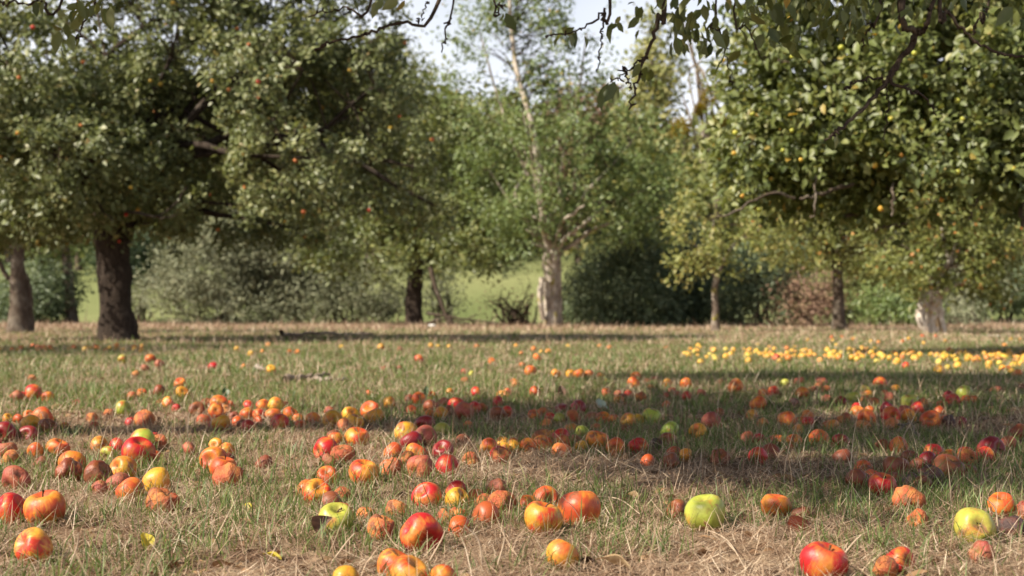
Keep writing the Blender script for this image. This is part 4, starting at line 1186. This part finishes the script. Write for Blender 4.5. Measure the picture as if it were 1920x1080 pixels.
# shrubs along the edge of the orchard
def shrub(name, px, py, d, blobs, label, seed, mat, cat="shrub", group="shrubs along the orchard edge", per=18, dens=2.2, L=.13, W=.4, gap=.36, gap_f=.8, stems=7, upright=.3, droop=.1, shell=.4, twig_share=.3, length=.6, spread=.15, bare=False, tint_c=.45, bark='twig'):
    rng = np.random.default_rng(3000+seed)
    x = (px-960)/F_PX*d; b = np.array([x, d, gz1(x, d)])
    o = empty(name, b); tag(o, label, cat, group)
    bl = [px_blob(*q) for q in blobs]
    C, O, B = blob_clusters(bl, rng, dens*11, shell, gap, gap_f, seed)
    k = C[:, 2] > gz(C[:, 0], C[:, 1]) + .03; C, O, B = C[k], O[k], B[k]
    a = Acc(); PP = []
    for c, r in bl:
        for _ in range(max(1, stems//len(bl) + 1)):
            s = b + np.array([rng.normal(0, .25), rng.normal(0, .2), -.03]); e = np.asarray(c) + rng.normal(0, .35, 3)*np.asarray(r)
            PP.append(curve([s, s + (e-s)*.45 + np.array([0, 0, .25*abs(e[2]-s[2])]) + rng.normal(0, .12, 3), e], 7, .02))
    V, Q = tubes(np.array(PP), np.tile(np.linspace(.045, .012, 7), (len(PP), 1)), 5, .2, 2); a.add(V - b, Q)
    sel = rng.random(len(C)) < twig_share*.3
    if sel.any():
        ends = np.array([p[4] for p in PP]); tP = []
        for p in C[sel]:
            s = ends[np.argmin(((ends-p)**2).sum(1))]; tP.append(curve([s, (s+p)/2 + rng.normal(0, .08, 3), p], 5))
        V, Q = tubes(np.array(tP), np.tile(np.linspace(.014, .005, 5), (len(tP), 1)), 4); a.add(V - b, Q)
    link("stems", a.mesh("stems", M[bark], True), o)
    V, F, t = sprays(C, O, rng, per, length, spread, L, W, droop, False, tint_c, .16, 0, upright)
    link("foliage", np_mesh("foliage", V - b, F, M[mat], t), o)
shrub("willow_shrub", 420, 609, 47, [(400, 500, 47, 110, 75, 2), (500, 510, 47.5, 90, 70, 1.8), (350, 560, 46.5, 80, 45, 1.5), (470, 575, 46.5, 120, 40, 1.6), (420, 450, 47.5, 80, 50, 1.6)],
      "large grey green willow shrub right of the thick dark trunk", 1, 'willow_leaf', L=.16, W=.28, dens=2.6, upright=.5)
shrub("willow_shrub", 640, 609, 47.5, [(600, 530, 47.5, 75, 55, 1.6), (690, 545, 47.5, 85, 55, 1.6), (640, 580, 46.8, 110, 32, 1.4), (560, 470, 48.5, 70, 60, 1.4)],
      "lower grey green willow shrub left of the short black trunk", 2, 'willow_leaf', L=.15, W=.3, dens=2.6, upright=.4, tint_c=.36)
shrub("willow_shrub", 832, 608, 48, [(832, 560, 48, 32, 40, .8), (822, 530, 48, 26, 30, .7)], "small grey shrub standing right of the short black trunk", 3, 'willow_leaf', L=.14, W=.3, dens=3.5, tint_c=.3)
shrub("bare_shrub", 975, 612, 43, [(940, 570, 43, 50, 35, 1), (990, 565, 43, 35, 45, .9)], "thin twiggy almost leafless shrub left of the pollarded trunk", 4, 'brown_leaf', per=4, dens=4, L=.09, stems=26, twig_share=.9)
shrub("evergreen_shrub", 1180, 615, 42, [(1180, 470, 42, 75, 60, 1.4), (1150, 540, 41.5, 95, 60, 1.5), (1220, 550, 41.8, 65, 65, 1.4), (1120, 590, 41.3, 60, 35, 1), (1200, 595, 41.3, 75, 30, 1.1)],
      "dense dark blue green evergreen shrub right of the pollarded trunk", 5, 'dark_leaf', L=.14, W=.35, dens=4.5, gap=.33, tint_c=.55, droop=.35, upright=.0)
shrub("dark_bush", 1290, 615, 43, [(1290, 520, 43, 50, 80, 1.4), (1300, 585, 42.5, 50, 35, 1), (1260, 440, 44, 50, 50, 1)], "very dark bush behind the young thin trunk", 6, 'dark_leaf', L=.14, W=.4, dens=4, gap=.33, tint_c=.25)
shrub("green_bush", 1420, 615, 41, [(1400, 530, 41, 60, 55, 1.3), (1440, 580, 40.6, 60, 38, 1.1), (1380, 590, 40.6, 45, 28, .9), (1470, 500, 42, 50, 50, 1.2)], "dark green rounded bush between the young thin trunk and the reddish bush", 7, 'dark_leaf', L=.13, W=.45, dens=4, tint_c=.65)
shrub("thorn_bush", 1510, 617, 40, [(1510, 560, 40, 48, 35, 1), (1540, 545, 40, 40, 35, .9), (1490, 590, 39.7, 40, 22, .8)], "reddish brown thorn bush left of the straight grey trunk", 8, 'brown_leaf', L=.10, W=.5, dens=6, per=16, twig_share=.6)
shrub("nettle_bush", 1660, 617, 40, [(1640, 590, 40, 60, 24, .9), (1700, 585, 40, 50, 28, .9), (1670, 560, 41, 60, 25, 1)], "low fresh green bush between the two right hand trunks", 9, 'pear_leaf', L=.13, W=.5, dens=4.5)
shrub("low_bush", 1820, 617, 40, [(1810, 598, 40, 45, 20, .8), (1790, 585, 41, 40, 20, .8)], "low grey green bush right of the pale split right trunk", 10, 'willow_leaf', L=.13, W=.4, dens=4.5)
shrub("round_bush", 1880, 600, 52, [(1880, 545, 52, 60, 38, 1.6), (1850, 560, 52, 40, 25, 1.2), (1930, 540, 52, 50, 40, 1.4)], "rounded bush at the right edge beside the bright meadow", 11, 'dark_leaf', L=.15, W=.45, dens=3, tint_c=.7)
shrub("dark_bush", 85, 608, 50, [(90, 540, 50, 60, 60, 1.6), (60, 580, 49, 60, 35, 1.2), (20, 560, 50, 50, 50, 1.3)], "dark bush behind the weathered trunk at the far left", 12, 'dark_leaf', L=.15, W=.45, dens=3, tint_c=.5)
shrub("pale_shrub", 265, 606, 49, [(262, 560, 49, 35, 35, .9), (280, 540, 49.5, 30, 35, .9)], "small leafy shrub directly right of the thick dark trunk", 13, 'willow_leaf', L=.14, W=.4, dens=3, tint_c=.4)
shrub("dark_bush", 255, 560, 60, [(262, 480, 60, 45, 50, 1.8), (230, 490, 61, 60, 45, 1.8)], "blackish bush seen under the wide left crown, on the meadow edge", 14, 'dark_leaf', L=.18, W=.5, dens=2.6, tint_c=.05)

shrub("green_bush", 1600, 612, 45, [(1580, 560, 45, 60, 50, 1.3), (1640, 540, 45.5, 60, 60, 1.4), (1700, 560, 45, 50, 45, 1.2), (1610, 500, 46, 70, 45, 1.4)], "tall mixed green bush behind the straight grey trunk", 15, 'wood_leaf', L=.14, W=.45, dens=2.6)
shrub("green_bush", 1800, 610, 47, [(1790, 540, 47, 60, 50, 1.4), (1840, 520, 47.5, 50, 50, 1.4), (1740, 550, 47, 50, 45, 1.3)], "grey green bush behind the pale split right trunk", 16, 'willow_leaf', L=.15, W=.4, dens=2.4, tint_c=.4)
shrub("willow_shrub", 1085, 612, 44, [(1085, 560, 44, 35, 45, 1.0), (1075, 590, 43.5, 40, 24, .9)], "grey green shrub between the pollarded trunk and the dark evergreen", 17, 'willow_leaf', L=.13, W=.35, dens=3.2, tint_c=.4)
shrub("dark_bush", 1370, 612, 46, [(1350, 540, 46, 60, 65, 1.4), (1300, 480, 46.5, 60, 50, 1.4), (1420, 500, 46.5, 60, 50, 1.4)], "tall dark bush closing the gap behind the young thin trunk's right side", 18, 'dark_leaf', L=.15, W=.4, dens=2.8, tint_c=.35)
shrub("willow_shrub", 545, 608, 49, [(540, 500, 49, 70, 70, 1.6), (620, 480, 49.5, 60, 50, 1.5)], "taller grey green willow shrub filling the gap behind the two willow shrubs", 19, 'willow_leaf', L=.16, W=.3, dens=2.2, upright=.5, tint_c=.4)

# single trees standing out of the wood behind
WG = "tall trees standing out of the wood behind"
def wood_tree(px, py, d, blobs, label, seed, mat='wood_leaf', name="woodland_tree", trunk_top=None, per=18, dens=.55, L=.30, gap=.38, r=.22, tint_c=.45, extra=None, gap_f=.4, bark='bark', twig=.3, length=1.1, spread=.3):
    x = (px-960)/F_PX*d; g = gz1(x, d)
    tt = at(*trunk_top, d) if trunk_top else at(blobs[0][0], blobs[0][1], d)
    b0 = np.array([x, d, g-.1])
    return tree(name, (x, d), [b0, b0+(tt-b0)*.5 + np.array([.1, 0, 0]), tt], [r, r*.75, r*.45], [px_blob(*q) for q in blobs], label, "tree", WG, seed, mat, bark, per, dens, L, .6, False, length, spread, .2, gap, gap_f, r*.4, twig, .03, 1.3, None, 0, .35, tint_c, .17, extra)
wood_tree(745, 540, 68, [(735, 200, 68, 70, 60, 2.5), (745, 120, 68, 50, 50, 2), (780, 240, 68, 70, 50, 2.5), (720, 290, 68, 80, 50, 2.5)], "pale olive tree rising behind the right side of the wide left crown", 31, 'willow_leaf')
wood_tree(880, 540, 72, [(870, 250, 72, 70, 60, 3), (900, 310, 72, 80, 60, 3), (840, 330, 72, 70, 60, 3), (880, 400, 72, 90, 50, 3)], "olive green woodland tree left of the airy pear top", 32)
wood_tree(1240, 540, 74, [(1225, 140, 74, 45, 65, 2.4), (1200, 220, 74, 60, 60, 2.6), (1230, 300, 74, 80, 60, 3), (1225, 60, 74, 30, 40, 1.5)], "tall pale green tree right of the airy pear top against the sky", 33, 'wood_leaf', tint_c=.6, gap=.36, dens=1.1)
wood_tree(1230, 545, 62, [(1190, 320, 62, 70, 45, 2.2), (1250, 340, 62, 70, 45, 2.2), (1220, 390, 62, 90, 50, 2.4)], "yellowish green rounded tree below the tall pale green one", 34, 'yellow_leaf', tint_c=.35)
mt = wood_tree(1335, 545, 70, [(1330, 340, 70, 60, 50, 2.4), (1290, 360, 70, 60, 60, 2.4), (1345, 270, 70, 36, 36, 1.5), (1318, 110, 70, 34, 40, 1.3), (1300, 60, 70, 30, 30, 1.2)], "bare topped tree with round yellow green mistletoe balls left of the right crown", 35, 'wood_leaf', "mistletoe_tree", trunk_top=(1305, 120), per=12, dens=.8, gap=.43, r=.17, bark='bark_pale',
     extra=[([at(1335, 330, 70), at(1326, 230, 70), at(1318, 170, 70), at(1296, 100, 70)], .13, .05), ([at(1322, 330, 70), at(1305, 260, 70), at(1280, 180, 70)], .09, .04), ([at(1326, 230, 70), at(1340, 180, 70), at(1344, 140, 70)], .06, .03), ([at(1296, 100, 70), at(1285, 50, 70), at(1276, 20, 70)], .05, .02)])
rm = np.random.default_rng(9); bm = np.array(mt.location)
for px, py, rp in ((1333, 180, 19), (1275, 240, 21), (1350, 225, 12), (1312, 205, 9)):
    c = at(px, py, 69.8); rr = rp/F_PX*70
    n = 900; dd = unit(rm.normal(size=(n, 3))); P = c + dd*(rr*rm.uniform(.15, 1, n)**.6)[:, None]
    V, F, k = leaf_geo(P, dd + rm.normal(0, .4, (n, 3)), rm.normal(0, 1, (n, 3)) + (0, 0, .5), np.full(n, .16), np.full(n, .05))
    link("mistletoe", np_mesh("mistletoe", V - bm, F, M['mistletoe'], np.repeat(rm.random(n), k)), mt)
wood_tree(1105, 540, 76, [(1090, 210, 76, 60, 40, 2.5), (1130, 240, 76, 60, 50, 2.5), (1100, 300, 76, 90, 60, 3)], "brownish olive tree low behind the pear top", 36, 'brown_leaf', tint_c=.3)

# the wooded hill, one mass
rw = np.random.default_rng(61)
acc_w = Acc(); acc_t = Acc()
bl = []; tr = []
for row, (d0, n, hmin, hmax) in enumerate(((66, 34, 5, 8), (76, 36, 6, 9.5), (88, 40, 7, 11), (104, 44, 8, 12), (124, 46, 8, 12), (142, 46, 8, 12))):
    for k in range(n):
        x = (k/(n-1)-.5)*d0*1.05 + rw.normal(0, 1.6); y = d0 + rw.normal(0, 3); g = gz1(x, y)
        if row == 0 and -2.2 < x < 1.2 and False: continue
        pxx = 960 + x/y*F_PX
        hh = rw.uniform(hmin, hmax)
        sky_y = 140 if pxx < 780 or pxx > 1420 else (225 if pxx > 1110 else 180)
        hh = min(hh, ((HORIZON - sky_y)/F_PX*y + CAM_H - g)*rw.uniform(.8, 1.05))
        w_ = hh*rw.uniform(.22, .34)
        for q in range(5):
            u = q/4
            bl.append(((x + rw.normal(0, w_*.45), y + rw.normal(0, w_*.4), g + hh*(.18 + .72*u)), (w_*(1.05-.55*u), w_*(1.05-.55*u), hh*.17), row))
        tr.append(curve([(x, y, g-.2), (x+rw.normal(0, .3), y, g+hh*.45), (x+rw.normal(0, .4), y, g+hh*.8)], 6))
for row in range(6):
    sub = [(c, r) for c, r, q in bl if q == row]
    C, O, B = blob_clusters(sub, rw, .8, .5, .36, .35, 62+row)
    k = C[:, 1] > 50; C, O, B = C[k], O[k], B[k]
    V, F, t = sprays(C, O, rw, 11, 1.2, .35, .42 + .05*row, .65, .15, False, .45, .14, 0, .2)
    tb = rw.normal(0, .16, len(sub)//5+1)[B//5]
    t = np.clip(t + np.repeat(np.repeat(tb, 11), 4), 0, .98)
    acc_w.add(V, F, t)
tag(link("woodland", acc_w.mesh("woodland", M['wood_leaf'])), "mixed olive green wood covering the hill behind the orchard", "woodland", None, "stuff")
V, Q = tubes(np.array(tr), np.tile(np.linspace(.2, .06, 6), (len(tr), 1)), 5); acc_t.add(V, Q)
tag(link("woodland_trunks", acc_t.mesh("woodland_trunks", M['bark'], True)), "trunks inside the wood on the hill", "woodland", None, "stuff")

# dead wood on the ground
def dead(name, lines, label, r, mat='deadwood'):
    a = Acc(); p0 = np.array(lines[0][0][0], float); o_ = p0.copy()
    for ln, s in lines:
        P = curve(ln, 16, .008, np.random.default_rng(len(ln)+int(abs(p0[0]*10)))) if not isinstance(s, str) else None
        V, Q = tubes(P[None], np.linspace(r*s, r*s*.45, 16)[None], 8, .4, 6); a.add(V - o_, Q)
    tag(link(name, a.mesh(name, M[mat], True), None, o_), label, "branch", "dead wood lying in the orchard")
def gp(px, py, h=0.02):
    d = F_PX*(CAM_H-h)/(py-HORIZON); x = (px-960)/F_PX*d
    return np.array([x, d, gz1(x, d)+h])
dead("fallen_branch", [([gp(527, 622, .16), gp(532, 626, .06), gp(560, 627, .05), gp(600, 626, .12), gp(632, 626, .05)], 1), ([gp(700, 627, .04), gp(640, 626, .05), gp(600, 626, .1)], .7)], "dead branch lying flat on the dry grass between the two dark trunks", .035)
db = 40.5
dead("fallen_branch", [([at(806, 500, db), at(818, 540, db), at(836, 590, db), at(842, 610, db)], 1.3), ([at(800, 588, db), at(836, 592, db), at(870, 598, db), at(935, 606, db)], .9), ([at(836, 592, db), at(848, 604, db), at(860, 618, db)], .9), ([at(895, 612, db), at(880, 596, db-.2), at(900, 590, db-.2)], .6), ([at(800, 606, db), at(830, 598, db), at(880, 606, db)], .7)],
     "broken dark branches leaning down to the ground right of the short black trunk", .05, 'bark')
dead("weathered_stick", [([gp(480, 690, .03), gp(497, 692, .03), gp(512, 694, .02)], 1)], "pale weathered stick ending at a yellow apple in the far grass", .014)
dead("bark_slab", [([gp(535, 712, .02), gp(575, 706, .03), gp(617, 703, .03)], 1), ([gp(560, 708, .02), gp(610, 712, .02), gp(655, 714, .01)], .7)], "greyish pink slab of fallen wood in the far grass left of centre", .022)
dead("bent_twig", [([gp(1680, 812, .005), gp(1692, 800, .03), gp(1706, 796, .035), gp(1716, 810, .02), gp(1726, 826, .005)], 1)], "bent pale twig arching over bare soil at right", .0045)
for px, py, lab in ((810, 606, "white stone lying under the leaning dead branch"), (1043, 612, "white stone at the foot of the pollarded trunk")):
    dd = 40; c = at(px, py, dd); r_ = np.random.default_rng(px)
    V, Q, T1, T2, _, _ = apple_verts(4, 14, 10); V = V*np.array([.11, .08, .07])*(1+.2*(vnoise(V[:, 0]*3, V[:, 1]*3, V[:, 2]*3, s=px)-.5))[:, None]
    F = np.vstack([Q[:, [0, 1, 2]], Q[:, [0, 2, 3]], T1, T2])
    tag(link("stone", np_mesh("stone", V, F, M['stone'], None, True), None, (c[0], dd, gz1(c[0], dd)+.05)), lab, "stone")
# ------------------------------------------------------------------ grass, straw and litter (nobody could count them)
def tuft_noise(x, y):  # green grows in tufts
    g = vnoise(x*1.7, y*1.7, s=41)*.5 + vnoise(x*5, y*5, s=42)*.5
    return g
def scatter(n, y0, y1, rng, marg=1.3):
    y = np.sqrt(rng.uniform((y0*.38+marg)**2, (y1*.38+marg)**2, n)); y = (y - marg)/.38
    x = rng.uniform(-1, 1, n)*(y*.38 + marg)
    return x, y
def foot_mask(x, y):
    ok = np.ones(len(x), bool)
    for X, Y, R in FOOT:
        ok &= (x-X)**2 + (y-Y)**2 > (R*.62)**2
    return ok
def blades(acc, x, y, L, W, lean, az, bend, rng, tint, seg=3, lift=0.0):
    n = len(x)
    t = np.linspace(0, 1, seg+1)
    dirh = np.stack([np.cos(az), np.sin(az), np.zeros(n)], -1)
    side = np.stack([-np.sin(az), np.cos(az), np.zeros(n)], -1)
    tw = rng.uniform(-1.2, 1.2, n); side = unit(side*np.cos(tw)[:, None] + dirh*np.sin(tw)[:, None]*.9)
    base = np.stack([x, y, gz(x, y) + lift], -1)
    pts = []; cur = base.copy(); ang = lean.copy()
    for s in range(seg+1):
        pts.append(cur.copy())
        cur = cur + (dirh*np.sin(ang)[:, None] + np.array([0, 0, 1.])*np.cos(ang)[:, None])*(L/seg)[:, None]
        ang = ang + bend/seg
    V = []
    for s in range(seg):
        w = W*(1 - .75*(s/seg)**1.6)
        V += [pts[s] + side*(w/2)[:, None], pts[s] - side*(w/2)[:, None]]
    V.append(pts[seg])
    V = np.stack(V, 1)  # n, 2seg+1
    f = []
    for s in range(seg-1):
        f += [[2*s, 2*s+1, 2*s+3], [2*s, 2*s+3, 2*s+2]]
    f.append([2*seg-2, 2*seg-1, 2*seg])
    k = 2*seg+1
    F = (np.array(f)[None] + (np.arange(n)*k)[:, None, None]).reshape(-1, 3)
    acc.add(V.reshape(-1, 3), F, np.repeat(tint, k))
g_rng = np.random.default_rng(23)
G, S, LT = Acc(), Acc(), Acc()
# y range, green blades, lying straw, upright dry blades, length scale, width
ZONES = [(1.5, 3.2, 46000, 150000, 9000, .85, .0020), (3.2, 5.0, 50000, 140000, 12000, .9, .0025), (5.0, 9.0, 90000, 120000, 24000, .85, .0036),
         (9.0, 18, 100000, 80000, 30000, .85, .0068), (18, 32, 50000, 50000, 34000, 1.0, .014), (32, 52, 20000, 22000, 34000, 1.6, .024)]
for y0, y1, ng, ns, nd, ls, wd in ZONES:
    x, y = scatter(ng, y0, y1, g_rng)
    dens = tuft_noise(x, y)
    far = sstep(4.2, 7, y)
    keep = (dens > .50 - .20*far + g_rng.normal(0, .07, len(x)) + .12*sstep(19, 24, y)) & foot_mask(x, y)
    x, y, dens = x[keep], y[keep], dens[keep]; n = len(x)
    L = g_rng.lognormal(np.log(.034), .42, n)*ls*(.7+.7*dens)
    blades(G, x, y, np.clip(L, .01, .12*ls), wd*g_rng.uniform(.8, 1.5, n), np.abs(g_rng.normal(.35, .3, n)), g_rng.uniform(0, 6.28, n), g_rng.uniform(0, 1.3, n), g_rng,
           np.clip(g_rng.normal(.42, .26, n), 0, 1), 3 if y1 < 10 else 2)
    x, y = scatter(ns, y0, y1, g_rng); keep = foot_mask(x, y) & (vnoise(x*2.3, y*2.3, s=44)*.6+vnoise(x*9, y*9, s=45)*.4 > .27 + g_rng.normal(0, .08, len(x)))
    x, y = x[keep], y[keep]; n = len(x)
    blades(S, x, y, g_rng.lognormal(np.log(.034), .55, n)*ls, wd*.85*g_rng.uniform(.6, 1.5, n), g_rng.uniform(1.15, 1.6, n), g_rng.uniform(0, 6.28, n), g_rng.uniform(-.5, .5, n), g_rng,
           np.clip(g_rng.normal(.40, .25, n) + .5*(vnoise(x*6, y*6, s=49)-.5), 0, 1), 2, g_rng.uniform(.001, .014, n))
    x, y = scatter(nd, y0, y1, g_rng); keep = foot_mask(x, y); x, y = x[keep], y[keep]; n = len(x)
    blades(S, x, y, g_rng.lognormal(np.log(.05), .5, n)*ls, wd*.7*g_rng.uniform(.7, 1.4, n), np.abs(g_rng.normal(.5, .35, n)), g_rng.uniform(0, 6.28, n), g_rng.uniform(0, 1.1, n), g_rng,
           np.clip(g_rng.normal(.55, .25, n), 0, 1), 3 if y1 < 10 else 2)
# blades standing close round the apples
x = np.repeat(FOOT[:, 0], 26); y = np.repeat(FOOT[:, 1], 26); rr = np.repeat(FOOT[:, 2], 26); n = len(x)
aa = g_rng.uniform(0, 6.28, n); x = x + np.cos(aa)*rr*g_rng.uniform(.75, 1.25, n); y = y + np.sin(aa)*rr*g_rng.uniform(.75, 1.25, n)
wz = np.clip(.0008*y, .0018, .006)
h = n//2
blades(G, x[:h], y[:h], g_rng.uniform(.022, .068, h), wz[:h], np.abs(g_rng.normal(.4, .3, h)), g_rng.uniform(0, 6.28, h), g_rng.uniform(0, 1.3, h), g_rng, np.clip(g_rng.normal(.42, .26, h), 0, 1), 3)
blades(S, x[h:], y[h:], g_rng.uniform(.02, .07, n-h), wz[h:], np.abs(g_rng.normal(.7, .4, n-h)), g_rng.uniform(0, 6.28, n-h), g_rng.uniform(0, 1.0, n-h), g_rng, np.clip(g_rng.normal(.5, .26, n-h), 0, 1), 3)
# rough dry tufts where the mown floor ends under the far trunks
x, y = scatter(60000, 36, 49, g_rng, 3); k = vnoise(x*.55, y*.9, s=51)*.6 + vnoise(x*1.9, y*2.2, s=52)*.4 > .56; x, y = x[k], y[k]; n = len(x)
blades(S, x, y, g_rng.lognormal(np.log(.095), .5, n), g_rng.uniform(.012, .03, n), np.abs(g_rng.normal(.3, .22, n)), g_rng.uniform(0, 6.28, n), g_rng.uniform(0, .9, n), g_rng, np.clip(g_rng.normal(.42, .25, n), 0, 1), 2)
x, y = scatter(3600, 1.7, 9, g_rng); keep = foot_mask(x, y); x, y = x[keep], y[keep]; n = len(x); az = g_rng.uniform(0, 6.28, n)
V, F, k = leaf_geo(np.stack([x, y, gz(x, y)+.006], -1), np.stack([np.cos(az), np.sin(az), g_rng.uniform(-.2, .5, n)], -1), np.stack([g_rng.normal(0, .5, n), g_rng.normal(0, .5, n), np.ones(n)], -1), g_rng.uniform(.018, .045, n), g_rng.uniform(.009, .024, n), True)
LT.add(V, F, np.repeat(g_rng.random(n), k))
x, y = scatter(26000, 1.6, 7, g_rng); keep = foot_mask(x, y) & (vnoise(x*3, y*3, s=47) > .45); x, y = x[keep], y[keep]; n = len(x)
az = g_rng.uniform(0, 6.28, n)
P = np.stack([x, y, gz(x, y)+.003], -1)
V, F, k = leaf_geo(P, np.stack([np.cos(az), np.sin(az), g_rng.uniform(-.1, .4, n)], -1), np.stack([g_rng.normal(0, .5, n), g_rng.normal(0, .5, n), np.ones(n)], -1), g_rng.uniform(.008, .026, n), g_rng.uniform(.005, .015, n))
LT.add(V, F, np.repeat(g_rng.random(n), k))
tag(link("grass", G.mesh("grass", M['grass'])), "short green grass growing in tufts over the whole orchard floor", "grass", None, "stuff")
tag(link("dry_grass", S.mesh("dry_grass", M['straw'])), "matted dry straw coloured grass lying over the orchard floor", "dry grass", None, "stuff")
tag(link("leaf_litter", LT.mesh("leaf_litter", M['litter'])), "small brown crumbs of leaf litter between the apples", "leaf litter", None, "stuff")

# long dry stalks that stand out singly: two picture points with heights
STALKS = [
 ((905, 1075), (870, 985), .02, "pale straight dry stalk leaning left before the bright crimson apple"),
 ((930, 1076), (942, 985), .02, "upright dry stalk before the wrinkled tan apple"),
 ((1318, 985), (1400, 1085), .002, "long curved dry stalk lying below the big lime green apple"),
 ((1180, 1040), (1205, 1015), .01, "bent dry stalk beside the pale torn leaf at the bottom"),
 ((120, 1085), (147, 1000), .02, "thick straw stalk standing near the bottom left corner"),
 ((1872, 1020), (1845, 930), .03, "long arching dry stalk in front of the green apple with its calyx showing"),
 ((1110, 935), (1200, 970), .004, "pale forked dry stalk lying right of the biggest orange apple"),
 ((1560, 1075), (1615, 1003), .03, "thin tan stalk crossing in front of the large cherry red apple"),
 ((1688, 828), (1722, 765), .05, "pale dry stem standing before the right red group"),
 ((800, 1060), (835, 995), .03, "thin dry stalk crossing the right side of the bright crimson apple"),
 ((620, 1055), (665, 1000), .015, "whitish grass stalk leaning right below the pale green apple"),
]
for a_, b_, hh, lab in STALKS:
    da = F_PX*CAM_H/(min(a_[1], 1085)-HORIZON); xa = (a_[0]-960)/F_PX*da; za = gz1(xa, da)
    # the far end keeps the same distance when upright, or runs along the ground when lying
    if hh >= .015: e = at(b_[0], b_[1], da - .01)
    else:
        db = F_PX*CAM_H/(b_[1]-HORIZON); xb = (b_[0]-960)/F_PX*db; e = np.array([xb, db, gz1(xb, db)+.012])
    s = np.array([xa, da, za+.004]); mid = (s+e)/2 + np.array([.008, 0, .012])
    V, Q = tubes(curve([s, mid, e], 9)[None], np.linspace(.0016, .0009, 9)[None], 5)
    a = Acc(); a.add(V, Q, np.full(len(V), .8))
    tag(link("grass_stalk", a.mesh("grass_stalk", M['straw'], True)), lab, "grass stalk", "long dry grass stalks")

# single leaves lying about
def one_leaf(px, py, size, az, tilt, mat, lab, curl=.2, wid=.6, lift=.0):
    d = F_PX*CAM_H/(py-HORIZON); X = (px-960)/F_PX*d; z = gz1(X, d) + .012 + lift
    nu, nv = 7, 12
    u = np.linspace(-1, 1, nu)[None, :]; v = np.linspace(0, 1, nv)[:, None]
    hw = wid*.5*size*np.sin(np.pi*v**.85)**.75
    xx = u*hw; yy = (v-.5)*size + 0*u
    zz = curl*size*(np.abs(u)**1.6*.55*np.sin(np.pi*v) - (v-.45)**2*.9) + .03*size*np.sin(9*v+2*u)
    P = np.stack([xx, yy, zz], -1).reshape(-1, 3)
    i = np.arange(nu*nv).reshape(nv, nu); Q = np.stack([i[:-1, :-1], i[:-1, 1:], i[1:, 1:], i[1:, :-1]], -1).reshape(-1, 4)
    stV, stQ = tubes(curve([(0, -.5*size, -.2*curl*size), (0, -.62*size, -.1*size), (.02*size, -.8*size, -.12*size)], 5)[None], np.full((1, 5), .0009), 5)
    a = Acc(); a.add(P, Q, np.clip(.5+.3*np.random.default_rng(3).normal(size=len(P)), 0, 1)); 
    o = empty("fallen_leaf", (X, d, z)); o.rotation_euler = (tilt[0], tilt[1], az)
    tag(o, lab, "leaf", "single leaves lying among the apples")
    link("blade", a.mesh("blade", mat, True), o)
    s = Acc(); s.add(stV, stQ); link("stalk", s.mesh("stalk", M['stem'], True), o)
LM = {
 'ylw': leaf_mat("yellow_fallen_leaf", [(0, (.52, .40, .04)), (1, (.66, .56, .10))], .3, .5),
 'pale': leaf_mat("pale_fallen_leaf", [(0, (.38, .33, .20)), (1, (.55, .50, .34))], .25, .6),
 'tan': leaf_mat("tan_fallen_leaf", [(0, (.34, .22, .11)), (1, (.58, .43, .24))], .2, .6),
 'brn': leaf_mat("brown_fallen_leaf", [(0, (.07, .038, .024)), (1, (.17, .095, .06))], .1, .6),
 'grn': leaf_mat("green_fallen_leaf", [(0, (.03, .055, .02)), (1, (.07, .11, .035))], .2, .5),
 'slv': leaf_mat("silvery_fallen_leaf", [(0, (.25, .32, .26)), (1, (.36, .42, .35))], .15, .6)}
one_leaf(274, 1030, .036, .7, (.9, .2), LM['ylw'], "bright yellow leaf standing on edge in the dry grass at lower left", .3, .75, .008)
one_leaf(337, 1026, .032, 1.4, (.3, .1), LM['pale'], "pale greyish leaf lying flat right of the bright yellow leaf", .2)
one_leaf(466, 950, .030, .2, (.9, -.4), LM['ylw'], "small yellow leaf below the tight row of three apples", .3)
one_leaf(511, 1046, .034, 1.3, (.25, .1), LM['ylw'], "small yellow leaf lying flat left of the bottom centre", .25)
one_leaf(606, 1012, .040, -.5, (1.1, .5), LM['brn'], "curled dark brown leaf leaning on the pale green apple", .9, .8, .014)
one_leaf(1155, 1075, .062, 1.35, (.35, .15), LM['tan'], "torn tan leaf lying at the bottom edge right of centre", .35, .6, .006)
one_leaf(1187, 945, .034, 1.2, (.4, .1), LM['tan'], "dry pale tan leaf lying right of the biggest orange apple", .6, .4, .005)
one_leaf(422, 748, .055, .4, (1.0, .2), LM['grn'], "dark green leaf sticking up behind the left straw heap", .4, .65, .02)
one_leaf(398, 745, .04, 1.5, (.5, .2), LM['grn'], "smaller dark green leaf left of the upright one behind the straw heap", .4, .6, .01)
one_leaf(799, 747, .06, .1, (1.35, .1), LM['grn'], "upright dark green leaf in front of the centre cluster", .2, .45, .025)
one_leaf(1051, 747, .075, .15, (1.25, .2), LM['brn'], "dark withered leaf standing up in the shaded grass", .8, .55, .02)
one_leaf(1126, 765, .052, .4, (.9, .2), LM['slv'], "round silvery green leaf in the shaded grass", .15, .95, .012)
one_leaf(1138, 775, .03, .9, (.7, .2), LM['slv'], "small silvery leaf just below the round silvery one", .15, .8, .008)
one_leaf(728, 832, .034, 1.0, (.6, .1), LM['ylw'], "dull yellow leaf in the grass left of the central heap", .3)
